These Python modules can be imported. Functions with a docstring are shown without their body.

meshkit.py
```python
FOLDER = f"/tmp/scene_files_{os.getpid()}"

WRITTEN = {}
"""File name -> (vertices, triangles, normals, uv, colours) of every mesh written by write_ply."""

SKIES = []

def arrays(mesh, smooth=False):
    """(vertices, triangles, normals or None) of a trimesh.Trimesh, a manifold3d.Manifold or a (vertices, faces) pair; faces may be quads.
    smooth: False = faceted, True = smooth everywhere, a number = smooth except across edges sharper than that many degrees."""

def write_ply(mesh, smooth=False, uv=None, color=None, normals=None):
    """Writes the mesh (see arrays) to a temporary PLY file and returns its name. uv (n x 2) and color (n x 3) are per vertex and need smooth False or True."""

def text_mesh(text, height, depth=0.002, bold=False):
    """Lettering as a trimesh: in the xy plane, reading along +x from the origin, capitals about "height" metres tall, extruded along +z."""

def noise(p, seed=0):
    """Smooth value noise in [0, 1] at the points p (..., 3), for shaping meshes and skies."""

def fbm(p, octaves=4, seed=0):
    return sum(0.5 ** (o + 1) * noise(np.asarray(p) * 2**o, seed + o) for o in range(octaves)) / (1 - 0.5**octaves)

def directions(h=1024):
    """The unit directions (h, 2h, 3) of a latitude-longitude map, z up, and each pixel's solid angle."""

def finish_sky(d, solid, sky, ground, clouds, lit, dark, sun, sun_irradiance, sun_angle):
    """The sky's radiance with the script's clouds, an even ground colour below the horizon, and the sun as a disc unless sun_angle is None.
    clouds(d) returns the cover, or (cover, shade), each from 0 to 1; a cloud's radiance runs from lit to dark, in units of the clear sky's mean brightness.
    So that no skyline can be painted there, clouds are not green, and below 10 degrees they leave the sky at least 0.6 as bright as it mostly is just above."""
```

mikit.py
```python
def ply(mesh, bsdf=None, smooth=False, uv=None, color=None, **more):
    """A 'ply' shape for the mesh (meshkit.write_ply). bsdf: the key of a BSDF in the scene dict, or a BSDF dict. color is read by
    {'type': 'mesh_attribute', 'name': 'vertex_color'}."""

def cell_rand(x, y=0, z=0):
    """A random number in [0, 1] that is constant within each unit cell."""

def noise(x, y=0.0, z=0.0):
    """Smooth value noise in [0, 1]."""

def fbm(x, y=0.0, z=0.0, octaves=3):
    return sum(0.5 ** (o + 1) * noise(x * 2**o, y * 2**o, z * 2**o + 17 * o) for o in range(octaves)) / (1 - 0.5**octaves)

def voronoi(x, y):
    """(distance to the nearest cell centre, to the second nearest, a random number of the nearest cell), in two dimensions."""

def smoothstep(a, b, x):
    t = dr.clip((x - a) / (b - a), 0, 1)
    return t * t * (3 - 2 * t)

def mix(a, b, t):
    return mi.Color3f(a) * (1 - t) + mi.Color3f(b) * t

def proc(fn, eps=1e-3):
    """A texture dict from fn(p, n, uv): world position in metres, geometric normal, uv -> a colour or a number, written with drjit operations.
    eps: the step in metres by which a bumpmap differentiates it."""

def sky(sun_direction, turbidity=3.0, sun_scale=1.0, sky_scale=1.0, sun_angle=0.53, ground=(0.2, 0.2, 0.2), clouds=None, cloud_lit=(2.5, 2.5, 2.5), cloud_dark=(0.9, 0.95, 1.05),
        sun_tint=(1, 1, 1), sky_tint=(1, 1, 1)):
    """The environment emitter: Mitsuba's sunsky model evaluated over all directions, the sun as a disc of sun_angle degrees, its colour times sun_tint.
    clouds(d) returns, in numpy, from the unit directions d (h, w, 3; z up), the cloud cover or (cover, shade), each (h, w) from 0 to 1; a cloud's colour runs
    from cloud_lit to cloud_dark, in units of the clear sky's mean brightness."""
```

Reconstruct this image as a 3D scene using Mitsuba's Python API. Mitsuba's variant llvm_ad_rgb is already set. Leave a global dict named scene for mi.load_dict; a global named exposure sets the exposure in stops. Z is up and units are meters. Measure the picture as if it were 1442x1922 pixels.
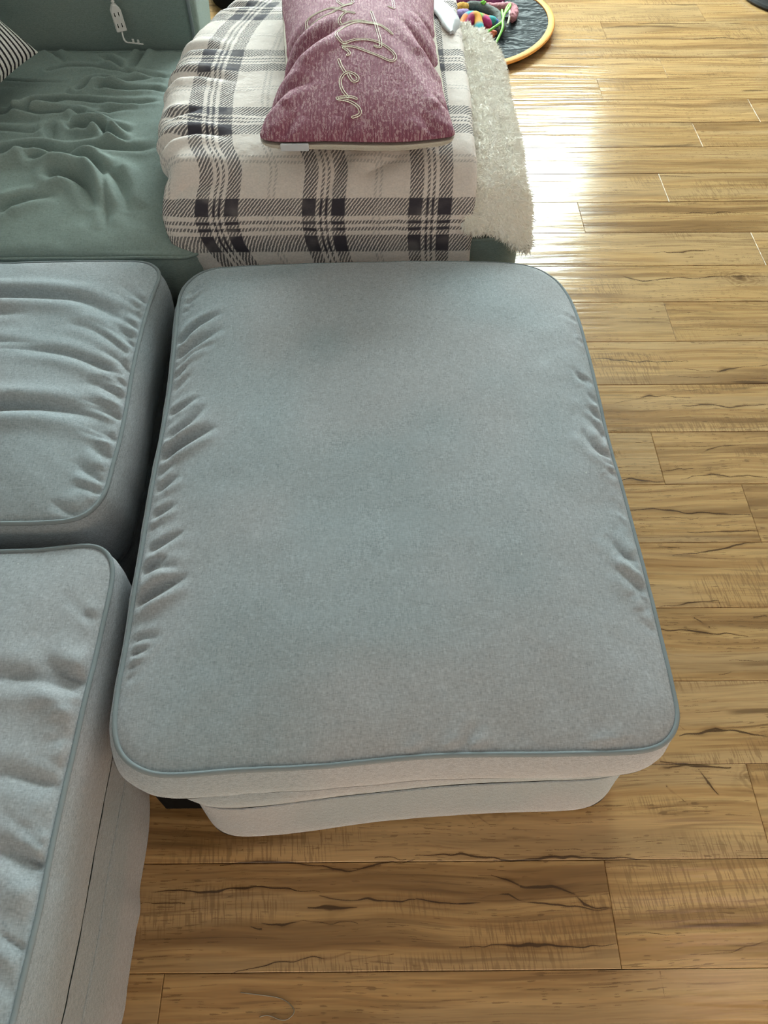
import math, random
import numpy as np, trimesh, drjit as dr, mitsuba as mi, mikit, meshkit
from mikit import noise, fbm, smoothstep, mix, cell_rand
T = mi.ScalarTransform4f
scene, labels = {}, {}
rng = np.random.default_rng(7)

# ------------------------------------------------------------------ camera, light, exposure
exposure = -0.1
CAM_H, PITCH, YAW, ROLL = 1.35, 0.9505, 0.0059, -0.0025
fw = np.array([math.sin(YAW) * math.cos(PITCH), math.cos(YAW) * math.cos(PITCH), -math.sin(PITCH)])
rt = np.array([math.cos(YAW), -math.sin(YAW), 0.0])
up0 = np.cross(rt, fw)
up = up0 * math.cos(ROLL) - rt * math.sin(ROLL)
eye = np.array([0, 0, CAM_H])
scene['camera'] = {'type': 'perspective', 'fov_axis': 'x', 'fov': math.degrees(2 * math.atan(1442 / 2 / 1444.0)), 'near_clip': 0.05, 'far_clip': 60.0,
                   'to_world': T().look_at(origin=eye.tolist(), target=(eye + fw).tolist(), up=up.tolist())}
DAY = [26.0, 31.5, 30.5]          # the big window straight ahead, out of frame above
WARM_FILL = [2.1, 1.4, 0.9]         # added warm fill, in the shape of a window behind the camera
LAMP = [4.4, 2.7, 2.4]          # ceiling lamp
X0, X1, Y0, Y1, ZC = -2.6, 3.0, -0.80, 4.9, 2.6     # room


# ------------------------------------------------------------------ helpers
def rgb(*c):
    return {'type': 'rgb', 'value': list(c)}


def numbered(key):
    if key not in scene and key not in labels:
        return key
    k = 1
    while f'{key}_{k:03d}' in scene or f'{key}_{k:03d}' in labels:
        k += 1
    return f'{key}_{k:03d}'


def obj(key, mesh, bsdf, smooth=True, **more):
    key = numbered(key)
    scene[key] = mikit.ply(mesh, bsdf, smooth, **more)
    return key


def tag(key, label=None, category=None, group=None, kind=None):
    d = labels.setdefault(key, {})
    for k, v in (('label', label), ('category', category), ('group', group), ('kind', kind)):
        if v:
            d[k] = v
    return key


def box(x0, x1, y0, y1, z0, z1, c=0.0):
    """box with the edges chamfered by c"""
    if c <= 0:
        m = trimesh.creation.box(extents=(x1 - x0, y1 - y0, z1 - z0))
        m.apply_translation(((x0 + x1) / 2, (y0 + y1) / 2, (z0 + z1) / 2))
        return m
    pts = []
    for sx in (0, 1):
        for sy in (0, 1):
            for sz in (0, 1):
                p = np.array([(x0, x1)[sx], (y0, y1)[sy], (z0, z1)[sz]])
                s = np.array([1 - 2 * sx, 1 - 2 * sy, 1 - 2 * sz]) * c
                for k in range(3):
                    q = p + s
                    q[k] = p[k]
                    pts.append(q)
    return trimesh.convex.convex_hull(np.array(pts))


def spline(pts, n, closed=False):
    """smooth curve through the points, n samples evenly spaced"""
    from scipy.interpolate import CubicSpline
    p = np.asarray(pts, float)
    if closed:
        p = np.vstack([p, p[:1]])
    d = np.concatenate([[0], np.cumsum(np.linalg.norm(np.diff(p, axis=0), axis=1) ** 0.6)])
    s = CubicSpline(d, p, bc_type='periodic' if closed else 'natural')
    q = s(np.linspace(0, d[-1], 40 * len(p)))
    L = np.concatenate([[0], np.cumsum(np.linalg.norm(np.diff(q, axis=0), axis=1))])
    t = np.linspace(0, L[-1], n + 1)[:-1] if closed else np.linspace(0, L[-1], n)
    return np.stack([np.interp(t, L, q[:, k]) for k in range(q.shape[1])], 1)


def rrect(x0, x1, y0, y1, r, n):
    """rounded rectangle, counter-clockwise, n even samples"""
    c = []
    for cx, cy, a in ((x1 - r, y0 + r, -90), (x1 - r, y1 - r, 0), (x0 + r, y1 - r, 90), (x0 + r, y0 + r, 180)):
        for k in range(13):
            t = math.radians(a + 90 * k / 12)
            c.append((cx + r * math.cos(t), cy + r * math.sin(t)))
    c = np.array(c + c[:1])
    L = np.concatenate([[0], np.cumsum(np.linalg.norm(np.diff(c, axis=0), axis=1))])
    t = np.linspace(0, L[-1], n + 1)[:-1]
    return np.stack([np.interp(t, L, c[:, k]) for k in (0, 1)], 1)


def smooth_closed(a, k):
    w = np.hanning(2 * k + 3)[1:-1]
    w /= w.sum()
    b = np.concatenate([a[-k:], a, a[:k]])
    return np.convolve(b, w, 'valid') if a.ndim == 1 else np.stack([np.convolve(b[:, j], w, 'valid') for j in range(a.shape[1])], 1)


def outward(P):
    t = np.roll(P, -1, 0) - np.roll(P, 1, 0)
    t /= np.linalg.norm(t, axis=1, keepdims=True) + 1e-12
    return np.stack([t[:, 1], -t[:, 0]], 1)


def bridge(rings, cap0=None, cap1=None):
    """closed rings (each N x 3) joined in order; caps are centre points"""
    N = len(rings[0])
    v = np.vstack(rings)
    i = np.arange(N)
    j = (i + 1) % N
    f = []
    for k in range(len(rings) - 1):
        a, b = k * N, (k + 1) * N
        f.append(np.stack([a + i, b + i, b + j], 1))
        f.append(np.stack([a + i, b + j, a + j], 1))
    if cap0 is not None:
        v = np.vstack([v, [cap0]])
        f.append(np.stack([i * 0 + len(v) - 1, i, j], 1))
    if cap1 is not None:
        v = np.vstack([v, [cap1]])
        a = (len(rings) - 1) * N
        f.append(np.stack([i * 0 + len(v) - 1, a + j, a + i], 1))
    return v, np.vstack(f)


def tube(points, radius, sides=8, closed=False):
    p = np.asarray(points, float)
    n = len(p)
    t = (np.roll(p, -1, 0) - np.roll(p, 1, 0)) if closed else np.gradient(p, axis=0)
    t /= np.linalg.norm(t, axis=1, keepdims=True) + 1e-12
    ref = np.array([0, 0, 1.0]) if np.abs(t[:, 2]).mean() < 0.8 else np.array([1.0, 0, 0])
    a = np.cross(t, ref)
    a /= np.linalg.norm(a, axis=1, keepdims=True) + 1e-12
    b = np.cross(a, t)
    r = np.broadcast_to(radius, (n,))[:, None, None]
    ang = np.arange(sides) * 2 * np.pi / sides
    v = (p[:, None] + r * (np.cos(ang)[None, :, None] * a[:, None] + np.sin(ang)[None, :, None] * b[:, None]))
    rings = [v[k] for k in range(n)]
    if closed:
        V, F = bridge(rings + [rings[0]])
        return trimesh.Trimesh(V, F, process=False)
    V, F = bridge(rings, p[0], p[-1])
    return trimesh.Trimesh(V, F[:, ::-1] if False else F, process=False)


def fix(mesh):
    """outward-facing"""
    m = mesh if isinstance(mesh, trimesh.Trimesh) else trimesh.Trimesh(mesh[0], mesh[1], process=False)
    if m.volume < 0:
        m.invert()
    return m


def folds(xy, strokes, amp=1.0):
    """height of the cloth folds at the points: each stroke is (depth mm, half width mm, [x, y, x, y ...] metres), deepest at its first point:
    a sharp valley between two soft rolls"""
    h = np.zeros(len(xy))
    for A, w, c in strokes:
        A, w = A * 1.8e-3 * amp, w * 1e-3
        p = np.asarray(c, float).reshape(-1, 2)
        if len(p) > 2:
            p = spline(p, 6 * len(p))
        lo, hi = p.min(0) - 7 * w, p.max(0) + 7 * w
        m = np.nonzero(((xy > lo) & (xy < hi)).all(1))[0]
        if not len(m):
            continue
        q = xy[m]
        best, tt = np.full(len(m), 9.0), np.zeros(len(m))
        L = np.concatenate([[0], np.cumsum(np.linalg.norm(np.diff(p, axis=0), axis=1))])
        for k in range(len(p) - 1):
            d = p[k + 1] - p[k]
            l2 = d @ d + 1e-12
            t = np.clip(((q - p[k]) @ d) / l2, 0, 1)
            e = np.linalg.norm(q - p[k] - t[:, None] * d, axis=1)
            b = e < best
            best[b] = e[b]
            tt[b] = (L[k] + t[b] * (L[k + 1] - L[k])) / L[-1]
        taper = np.clip(1.15 * (1 - tt), 0, 1) ** 0.7 * np.clip(0.55 + 3 * tt, 0, 1)
        h[m] += A * taper * (-np.exp(-(best / w) ** 1.15) + 0.75 * np.exp(-((best - 2.2 * w) / (1.6 * w)) ** 2))
    return h


def lumps(p, size, amp, seed):
    """soft unevenness: value noise of that size, about +-amp"""
    q = np.zeros((len(p), 3))
    q[:, :p.shape[1]] = p / size
    return (meshkit.fbm(q + 50, 3, seed) - 0.5) * 2 * amp


def cushion(P, zp, crown, n_pow, roll, band, strokes=(), rings=80, lump=0.0025, seed=1, low=0.0, band_noise=0.002, extra=None):
    """a stuffed seat cushion: outline P, seam height zp, crown above it; roll (scalar or per point) >1 steepens the edge; band = [(out, down), ...] below the seam"""
    N = len(P)
    C = (P.max(0) + P.min(0)) / 2
    nrm = outward(P)
    zp = np.broadcast_to(zp, (N,)).astype(float)
    roll = np.broadcast_to(roll, (N,))
    out = []
    d = P - C
    half = (P.max(0) - P.min(0)) / 2
    E = d / np.sqrt(((d / half) ** 2).sum(1))[:, None]          # inner rings turn from the outline to an ellipse
    for t in np.linspace(0, 1, rings + 1)[1:]:
        r = 1 - (1 - t) ** 1.35
        q = C + r * (E + (d - E) * r ** 1.5)
        z = zp.mean() + (zp - zp.mean()) * r ** 4 + crown * (1 - r ** n_pow) ** (1 / (1 + (roll - 1) * r ** 3))
        h = folds(q, strokes) if len(strokes) else 0
        h = h + lumps(q, 0.11, lump, seed) + lumps(q, 0.035, lump * 0.22, seed + 5)
        if extra is not None:
            h = h + extra(q)
        z = z + h * np.clip((1 - r) / 0.02, 0.05, 1)
        out.append(np.column_stack([q, z]))
    zc = out[0][:, 2].mean()
    for o, d in band:
        q = P + nrm * (np.broadcast_to(o, (N,)) + lumps(np.column_stack([P, zp * 0 + d]), 0.06, band_noise, seed + 9))[:, None]
        out.append(np.column_stack([q, zp - d]))
    zb = out[-1][:, 2].mean()
    return fix(bridge(out, [*C, zc], [*C, zb]))


def loft(P, profile, seed=3, noise_amp=0.0, size=0.1):
    """walls from an outline: profile = [(out, z), ...] top to bottom, capped"""
    nrm = outward(P)
    C = (P.max(0) + P.min(0)) / 2
    out = []
    for o, z in profile:
        e = np.broadcast_to(o, (len(P),)).astype(float)
        if noise_amp:
            e = e + lumps(np.column_stack([P, np.full(len(P), z)]), size, noise_amp, seed)
        out.append(np.column_stack([P + nrm * e[:, None], np.full(len(P), z)]))
    return fix(bridge(out, [*C, profile[0][1]], [*C, profile[-1][1]]))


def piping(P, zp, out=0.002, r=0.0036):
    q = P + outward(P) * out
    return fix(tube(np.column_stack([q, np.broadcast_to(zp, (len(P),))]), r, 8, closed=True))

# ------------------------------------------------------------------ materials
def fabric_color(p, n, uv):
    g = noise(p.x * 900, p.y * 260, p.z * 500) * 0.5 + noise(p.x * 260, p.y * 900, p.z * 500) * 0.5
    nap = fbm(p.x * 5.5 + 3, p.y * 5.5, p.z * 5.5, 2)
    lint = smoothstep(0.955, 0.975, noise(p.x * 170 + 9, p.y * 170, p.z * 170)) * smoothstep(0.55, 0.75, noise(p.x * 9, p.y * 9, 4.0))
    c = mix((0.292, 0.325, 0.352), (0.335, 0.343, 0.366), smoothstep(0.3, 0.7, nap)) * (0.70 + 0.60 * g)
    return mix(c, (0.55, 0.57, 0.56), lint * 0.6)


def fabric_relief(p, n, uv):
    return 0.5 * noise(p.x * 1100, p.y * 420, p.z * 700) + 0.5 * noise(p.x * 420, p.y * 1100, p.z * 700)


def twosided(b):
    return {'type': 'twosided', 'bsdf': b}


def bump(b, fn, scale, eps=1e-3):
    return {'type': 'bumpmap', 'nested_texture': mikit.proc(fn, eps), 'scale': scale, 'nested_bsdf': b}


def principled(color, rough=0.6, **k):
    return {'type': 'principled', 'base_color': color, 'roughness': rough, **k}


def plain(key, c, rough=0.6, **k):
    scene[key] = twosided(principled(rgb(*c), rough, **k))
    return key


scene['fabric'] = twosided(bump(principled(mikit.proc(fabric_color), 0.85, specular=0.25, sheen=0.55, sheen_tint=0.2), fabric_relief, 0.00035, 6e-4))
plain('fabric_shaded', (0.215, 0.242, 0.258), 0.95, specular=.1, sheen=0.4)  # darker copy of the same fabric: paints the shadow line along the piping


def sofa_color(p, n, uv):
    g = noise(p.x * 700, p.y * 240, p.z * 500) * 0.5 + noise(p.x * 240, p.y * 700, p.z * 500) * 0.5
    return mi.Color3f(0.225, 0.275, 0.258) * (0.80 + 0.40 * g)


scene['fabric_green'] = twosided(bump(principled(mikit.proc(sofa_color), 0.8, specular=0.25, sheen=0.5, sheen_tint=0.2), fabric_relief, 0.0003, 6e-4))
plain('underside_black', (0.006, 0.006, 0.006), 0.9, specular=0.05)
plain('paint_white', (0.30, 0.30, 0.295), 0.7)
plain('ceiling_white', (0.6, 0.6, 0.59), 0.8)
plain('frame_white', (0.75, 0.75, 0.74), 0.4)


# wood: uv is metres along and across each plank, shifted at random from plank to plank
CRACKS = [(0.05, 0.208, 0.107, 0.204, 0.001, 0.004), (0.107, 0.204, 0.152, 0.2, 0.004, 0.001), (0.154, 0.206, 0.198, 0.214, 0.00063, 0.0025), 
          (0.198, 0.214, 0.243, 0.203, 0.0025, 0.0025), (0.243, 0.203, 0.357, 0.19, 0.0025, 0.00063), (0.173, 0.241, 0.196, 0.239, 0.001, 0.004), 
          (0.196, 0.239, 0.219, 0.232, 0.004, 0.004), (0.219, 0.232, 0.269, 0.224, 0.004, 0.004), (0.269, 0.224, 0.303, 0.213, 0.004, 0.001), 
          (0.303, 0.213, 0.316, 0.199, 0.00088, 0.0035), (0.316, 0.199, 0.357, 0.191, 0.0035, 0.00088), (0.052, 0.272, 0.132, 0.274, 0.00075, 0.003), 
          (0.132, 0.274, 0.183, 0.272, 0.003, 0.003), (0.183, 0.272, 0.251, 0.268, 0.003, 0.003), (0.251, 0.268, 0.371, 0.271, 0.003, 0.003), 
          (0.371, 0.271, 0.419, 0.268, 0.003, 0.00075), (0.28, 0.279, 0.374, 0.285, 0.0005, 0.0005), (0.115, 0.14, 0.235, 0.142, 0.00075, 0.003), 
          (0.235, 0.142, 0.356, 0.145, 0.003, 0.00075), (0.48, 0.404, 0.516, 0.412, 0.00088, 0.0035), (0.516, 0.412, 0.606, 0.414, 0.0035, 0.00088), 
          (0.549, 0.408, 0.56, 0.385, 0.001, 0.004), (0.56, 0.385, 0.572, 0.366, 0.004, 0.001), (0.487, 0.377, 0.515, 0.353, 0.00075, 0.00075), 
          (0.53, 0.471, 0.596, 0.472, 0.00075, 0.003), (0.596, 0.472, 0.627, 0.474, 0.003, 0.003), (0.627, 0.474, 0.688, 0.472, 0.003, 0.00075), 
          (0.532, 0.602, 0.575, 0.607, 0.00063, 0.00063), (0.454, 0.162, 0.47, 0.165, 0.00075, 0.00075), (0.373, 0.156, 0.465, 0.16, 0.0005, 0.0005), 
          (0.416, 0.108, 0.416, 0.075, 0.00063, 0.00063), (0.507, 0.129, 0.591, 0.144, 0.00063, 0.00063), (0.145, 0.344, 0.176, 0.32, 0.001, 0.001), 
          (0.199, 0.347, 0.216, 0.32, 0.00088, 0.00088), (0.128, 0.348, 0.151, 0.32, 0.00063, 0.00063), (-0.371, 0.218, -0.291, 0.226, 0.00075, 0.003), 
          (-0.291, 0.226, -0.192, 0.226, 0.003, 0.003), (-0.192, 0.226, -0.103, 0.224, 0.003, 0.00075), (-0.103, 0.218, -0.036, 0.212, 0.00088, 0.0035), 
          (-0.036, 0.212, 0.049, 0.207, 0.0035, 0.00088), (-0.12, 0.202, -0.085, 0.2, 0.002, 0.008), (-0.085, 0.2, -0.043, 0.203, 0.008, 0.002), 
          (-0.191, 0.182, -0.16, 0.18, 0.001, 0.004), (-0.16, 0.18, -0.129, 0.184, 0.004, 0.001), (-0.129, 0.184, -0.042, 0.179, 0.00075, 0.00075), 
          (-0.232, 0.111, -0.153, 0.125, 0.0005, 0.002), (-0.153, 0.125, -0.052, 0.139, 0.002, 0.0005), (-0.059, 0.131, 0.013, 0.137, 0.0005, 0.0005), 
          (-0.208, 0.172, -0.192, 0.174, 0.001, 0.004), (-0.192, 0.174, -0.198, 0.159, 0.004, 0.001), (-0.253, 0.273, -0.232, 0.28, 0.00075, 0.00075), 
          (-0.362, 0.276, -0.329, 0.32, 0.00075, 0.00075), (-0.346, 0.265, -0.32, 0.309, 0.00075, 0.00075), (-0.014, 0.269, 0.036, 0.267, 0.00075, 0.00075), 
          (-0.421, 0.203, -0.316, 0.205, 0.00075, 0.00075), (-0.266, 0.261, -0.209, 0.263, 0.00063, 0.0025), (-0.209, 0.263, -0.072, 0.256, 0.0025, 0.0025), 
          (-0.072, 0.256, 0.05, 0.264, 0.0025, 0.00063), (0.532, 0.681, 0.611, 0.676, 0.001, 0.004), (0.611, 0.676, 0.706, 0.67, 0.004, 0.001), 
          (0.706, 0.67, 0.751, 0.682, 0.00075, 0.00075), (0.529, 0.47, 0.571, 0.471, 0.00075, 0.003), (0.571, 0.471, 0.597, 0.475, 0.003, 0.003), 
          (0.597, 0.475, 0.621, 0.473, 0.003, 0.003), (0.621, 0.473, 0.688, 0.471, 0.003, 0.00075), (0.534, 0.602, 0.573, 0.608, 0.00063, 0.00063), 
          (0.63, 0.585, 0.668, 0.588, 0.0005, 0.0005), (0.544, 0.465, 0.545, 0.439, 0.00063, 0.00063), (0.534, 0.486, 0.541, 0.479, 0.00063, 0.00063), 
          (0.486, 0.417, 0.547, 0.414, 0.00075, 0.003), (0.547, 0.414, 0.605, 0.413, 0.003, 0.00075), (0.658, 0.609, 0.73, 0.61, 0.0005, 0.0005), 
          (0.628, 0.691, 0.65, 0.684, 0.00075, 0.00075), (0.528, 0.965, 0.589, 0.966, 0.00075, 0.003), (0.589, 0.966, 0.638, 0.959, 0.003, 0.003), 
          (0.638, 0.959, 0.71, 0.957, 0.003, 0.003), (0.71, 0.957, 0.793, 0.956, 0.003, 0.00075), (0.55, 0.731, 0.603, 0.74, 0.00075, 0.003), 
          (0.603, 0.74, 0.67, 0.741, 0.003, 0.00075), (0.67, 0.741, 0.671, 0.729, 0.00075, 0.00075), (0.603, 0.852, 0.685, 0.858, 0.00063, 0.0025), 
          (0.685, 0.858, 0.741, 0.869, 0.0025, 0.0025), (0.741, 0.869, 0.797, 0.875, 0.0025, 0.00063), (0.58, 0.87, 0.622, 0.868, 0.00088, 0.00088), 
          (0.62, 0.724, 0.613, 0.706, 0.00075, 0.003), (0.613, 0.706, 0.637, 0.689, 0.003, 0.003), (0.637, 0.689, 0.648, 0.684, 0.003, 0.00075), 
          (0.73, 0.708, 0.756, 0.708, 0.001, 0.001), (0.647, 0.904, 0.724, 0.904, 0.00075, 0.003), (0.724, 0.904, 0.798, 0.905, 0.003, 0.00075), 
          (0.731, 0.728, 0.774, 0.769, 0.00063, 0.00063), (0.601, 0.942, 0.679, 0.945, 0.00075, 0.00075), (0.513, 1.43, 0.587, 1.429, 0.00063, 0.0025), 
          (0.587, 1.429, 0.645, 1.421, 0.0025, 0.0025), (0.645, 1.421, 0.771, 1.42, 0.0025, 0.00063), (0.757, 1.394, 0.836, 1.388, 0.00075, 0.00075), 
          (0.836, 1.385, 0.855, 1.39, 0.0015, 0.006), (0.855, 1.39, 0.891, 1.4, 0.006, 0.0015), (0.891, 1.4, 0.967, 1.406, 0.00075, 0.00075), 
          (0.71, 1.366, 0.813, 1.367, 0.00075, 0.00075), (0.532, 1.28, 0.615, 1.289, 0.00075, 0.00075), (0.615, 1.289, 0.65, 1.301, 0.0015, 0.006), 
          (0.65, 1.301, 0.678, 1.301, 0.006, 0.0015), (0.678, 1.301, 0.745, 1.298, 0.00088, 0.00088), (0.721, 1.269, 0.788, 1.268, 0.00075, 0.003), 
          (0.788, 1.268, 0.922, 1.268, 0.003, 0.00075), (0.694, 1.323, 0.795, 1.325, 0.00063, 0.00063), (0.524, 1.045, 0.583, 1.046, 0.00088, 0.0035), 
          (0.583, 1.046, 0.628, 1.048, 0.0035, 0.00088), (0.629, 1.075, 0.7, 1.081, 0.00075, 0.00075), (0.667, 1.052, 0.738, 1.062, 0.00075, 0.003), 
          (0.738, 1.062, 0.784, 1.061, 0.003, 0.003), (0.784, 1.061, 0.862, 1.052, 0.003, 0.00075), (0.707, 1.122, 0.79, 1.146, 0.0005, 0.002), 
          (0.79, 1.146, 0.847, 1.154, 0.002, 0.0005), (0.892, 1.5, 0.999, 1.513, 0.00075, 0.00075), (0.842, 1.525, 0.875, 1.52, 0.0005, 0.0005), 
          (0.726, 1.741, 0.844, 1.748, 0.00075, 0.003), (0.844, 1.748, 0.923, 1.755, 0.003, 0.003), (0.923, 1.755, 1.07, 1.75, 0.003, 0.00075), 
          (0.776, 1.86, 0.867, 1.866, 0.00063, 0.0025), (0.867, 1.866, 0.952, 1.871, 0.0025, 0.00063), (0.844, 2.051, 1.015, 2.049, 0.00063, 0.0025), 
          (1.015, 2.049, 1.159, 2.048, 0.0025, 0.00063), (0.984, 2.126, 1.029, 2.122, 0.00075, 0.00075), (0.919, 2.112, 0.975, 2.155, 0.0005, 0.0005), 
          (0.613, 1.763, 0.721, 1.741, 0.00063, 0.0025), (0.721, 1.741, 0.819, 1.748, 0.0025, 0.00063), (1.155, 3.181, 1.258, 3.195, 0.00075, 0.003), 
          (1.258, 3.195, 1.501, 3.192, 0.003, 0.00075), (0.91, 3.238, 1.084, 3.244, 0.00063, 0.00063), (0.966, 2.413, 0.992, 2.371, 0.00075, 0.00075), 
          (1.245, 3.441, 1.29, 3.44, 0.00075, 0.00075), (0.98, 2.424, 1.047, 2.451, 0.0005, 0.0005), (0.972, 3.01, 1.001, 2.984, 0.0005, 0.0005)]     # splits and knots of the boards in view: x0, y0, x1, y1, half width, metres


def wood_color(p, n, uv):
    u, v = uv.x, uv.y
    tone = cell_rand(dr.floor(v * 0.5), dr.floor(u * 0.02), 3)
    warp = fbm(u * 3.1, v * 9, 1.0, 3) - 0.5
    vv = v + warp * 0.03
    grain = fbm(u * 5, vv * 150, 2.0, 3)
    fine = noise(u * 26, vv * 620, 5.0)
    broad = fbm(u * 1.6, vv * 26, 7.0, 3)
    c = mix((0.46, 0.285, 0.125), (0.36, 0.205, 0.085), smoothstep(0.3, 0.72, grain))
    c = mix(c, (0.19, 0.100, 0.040), smoothstep(0.5, 0.75, broad) * 0.7)
    c = mix(c, (0.47, 0.315, 0.165), smoothstep(0.58, 0.8, noise(u * 2.2, vv * 22, 12.0)) * 0.5)
    c = c * (0.90 + 0.16 * fine) * (0.92 + 0.16 * tone)
    streak = smoothstep(0.58, 0.80, noise(u * 7, vv * 240, 51.0) * 0.65 + noise(u * 19, vv * 520, 52.0) * 0.35)
    c = mix(c, (0.13, 0.068, 0.028), streak * 0.55 * (0.35 + 0.65 * broad))
    # short dark pores
    pore = smoothstep(0.80, 0.88, noise(u * 55, vv * 760, 8.0)) * smoothstep(0.4, 0.6, noise(u * 6, vv * 40, 3.0))
    c = mix(c, (0.11, 0.055, 0.022), pore * 0.55)
    # saw marks across the grain, in patches
    patch = smoothstep(0.63, 0.74, fbm(u * 3.4 + 5, v * 11, 21.0, 2))
    saw = smoothstep(0.5, 0.75, noise(u * 560 + v * 60, v * 55, 6.0))
    c = mix(c, (0.19, 0.105, 0.045), patch * saw * 0.5)
    # long splits
    s = noise(u * 3.2 + 11, vv * 90, 31.0) * 0.8 + noise(u * 14, vv * 150, 33.0) * 0.2
    split = 0.7 * smoothstep(0.77, 0.86, s) * smoothstep(0.5, 0.7, noise(u * 2.4, v * 15, 41.0))
    c = mix(c, (0.055, 0.026, 0.011), split * 0.9)
    # knots
    ku, kv = u * 1.7, v * 4.3
    iu, iv = dr.floor(ku), dr.floor(kv)
    du, dv = ku - iu - 0.5 - 0.3 * (cell_rand(iu, iv, 5) - 0.5), (kv - iv - 0.5 - 0.4 * (cell_rand(iu, iv, 6) - 0.5))
    kd = dr.sqrt(dr.square(du * 0.9) + dr.square(dv * 0.55)) + 0.06 * (fbm(u * 40, v * 60, 2.0, 2) - 0.5)
    has = dr.select(cell_rand(iu, iv, 7) > 0.74, 1.0, 0.0)
    c = mix(c, (0.075, 0.036, 0.015), has * (1 - smoothstep(0.012, 0.05, kd)) * 0.85)
    c = mix(c, (0.20, 0.11, 0.045), has * (1 - smoothstep(0.05, 0.13, kd)) * (0.5 + 0.5 * dr.sin(kd * 260)) * 0.6)
    # the splits seen one by one
    m = mi.Float(0)
    wob = (fbm(p.x * 18, p.y * 18, 3.0, 3) - 0.5) * 0.022
    thick = 0.45 + 1.1 * noise(p.x * 45, p.y * 20, 9.0)
    halo = mi.Float(0)
    for x0, y0, x1, y1, w0, w1 in CRACKS:
        dx, dy = x1 - x0, y1 - y0
        l2 = dx * dx + dy * dy
        t = dr.clip(((p.x - x0) * dx + (p.y - y0) * dy) / l2, 0, 1)
        e = dr.sqrt(dr.square(p.x - x0 - t * dx) + dr.square(p.y + wob - y0 - t * dy))
        k = e / (0.75 * thick * (w0 + (w1 - w0) * t))
        m = dr.maximum(m, 1 - smoothstep(0.35, 1.0, k))
        halo = dr.maximum(halo, 1 - smoothstep(0.5, 3.5, k))
    c = mix(c, c * mi.Color3f(0.62, 0.56, 0.5), halo * noise(p.x * 30, p.y * 60, 3.0))
    return mix(c, (0.05, 0.024, 0.010), m * 0.88)


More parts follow.
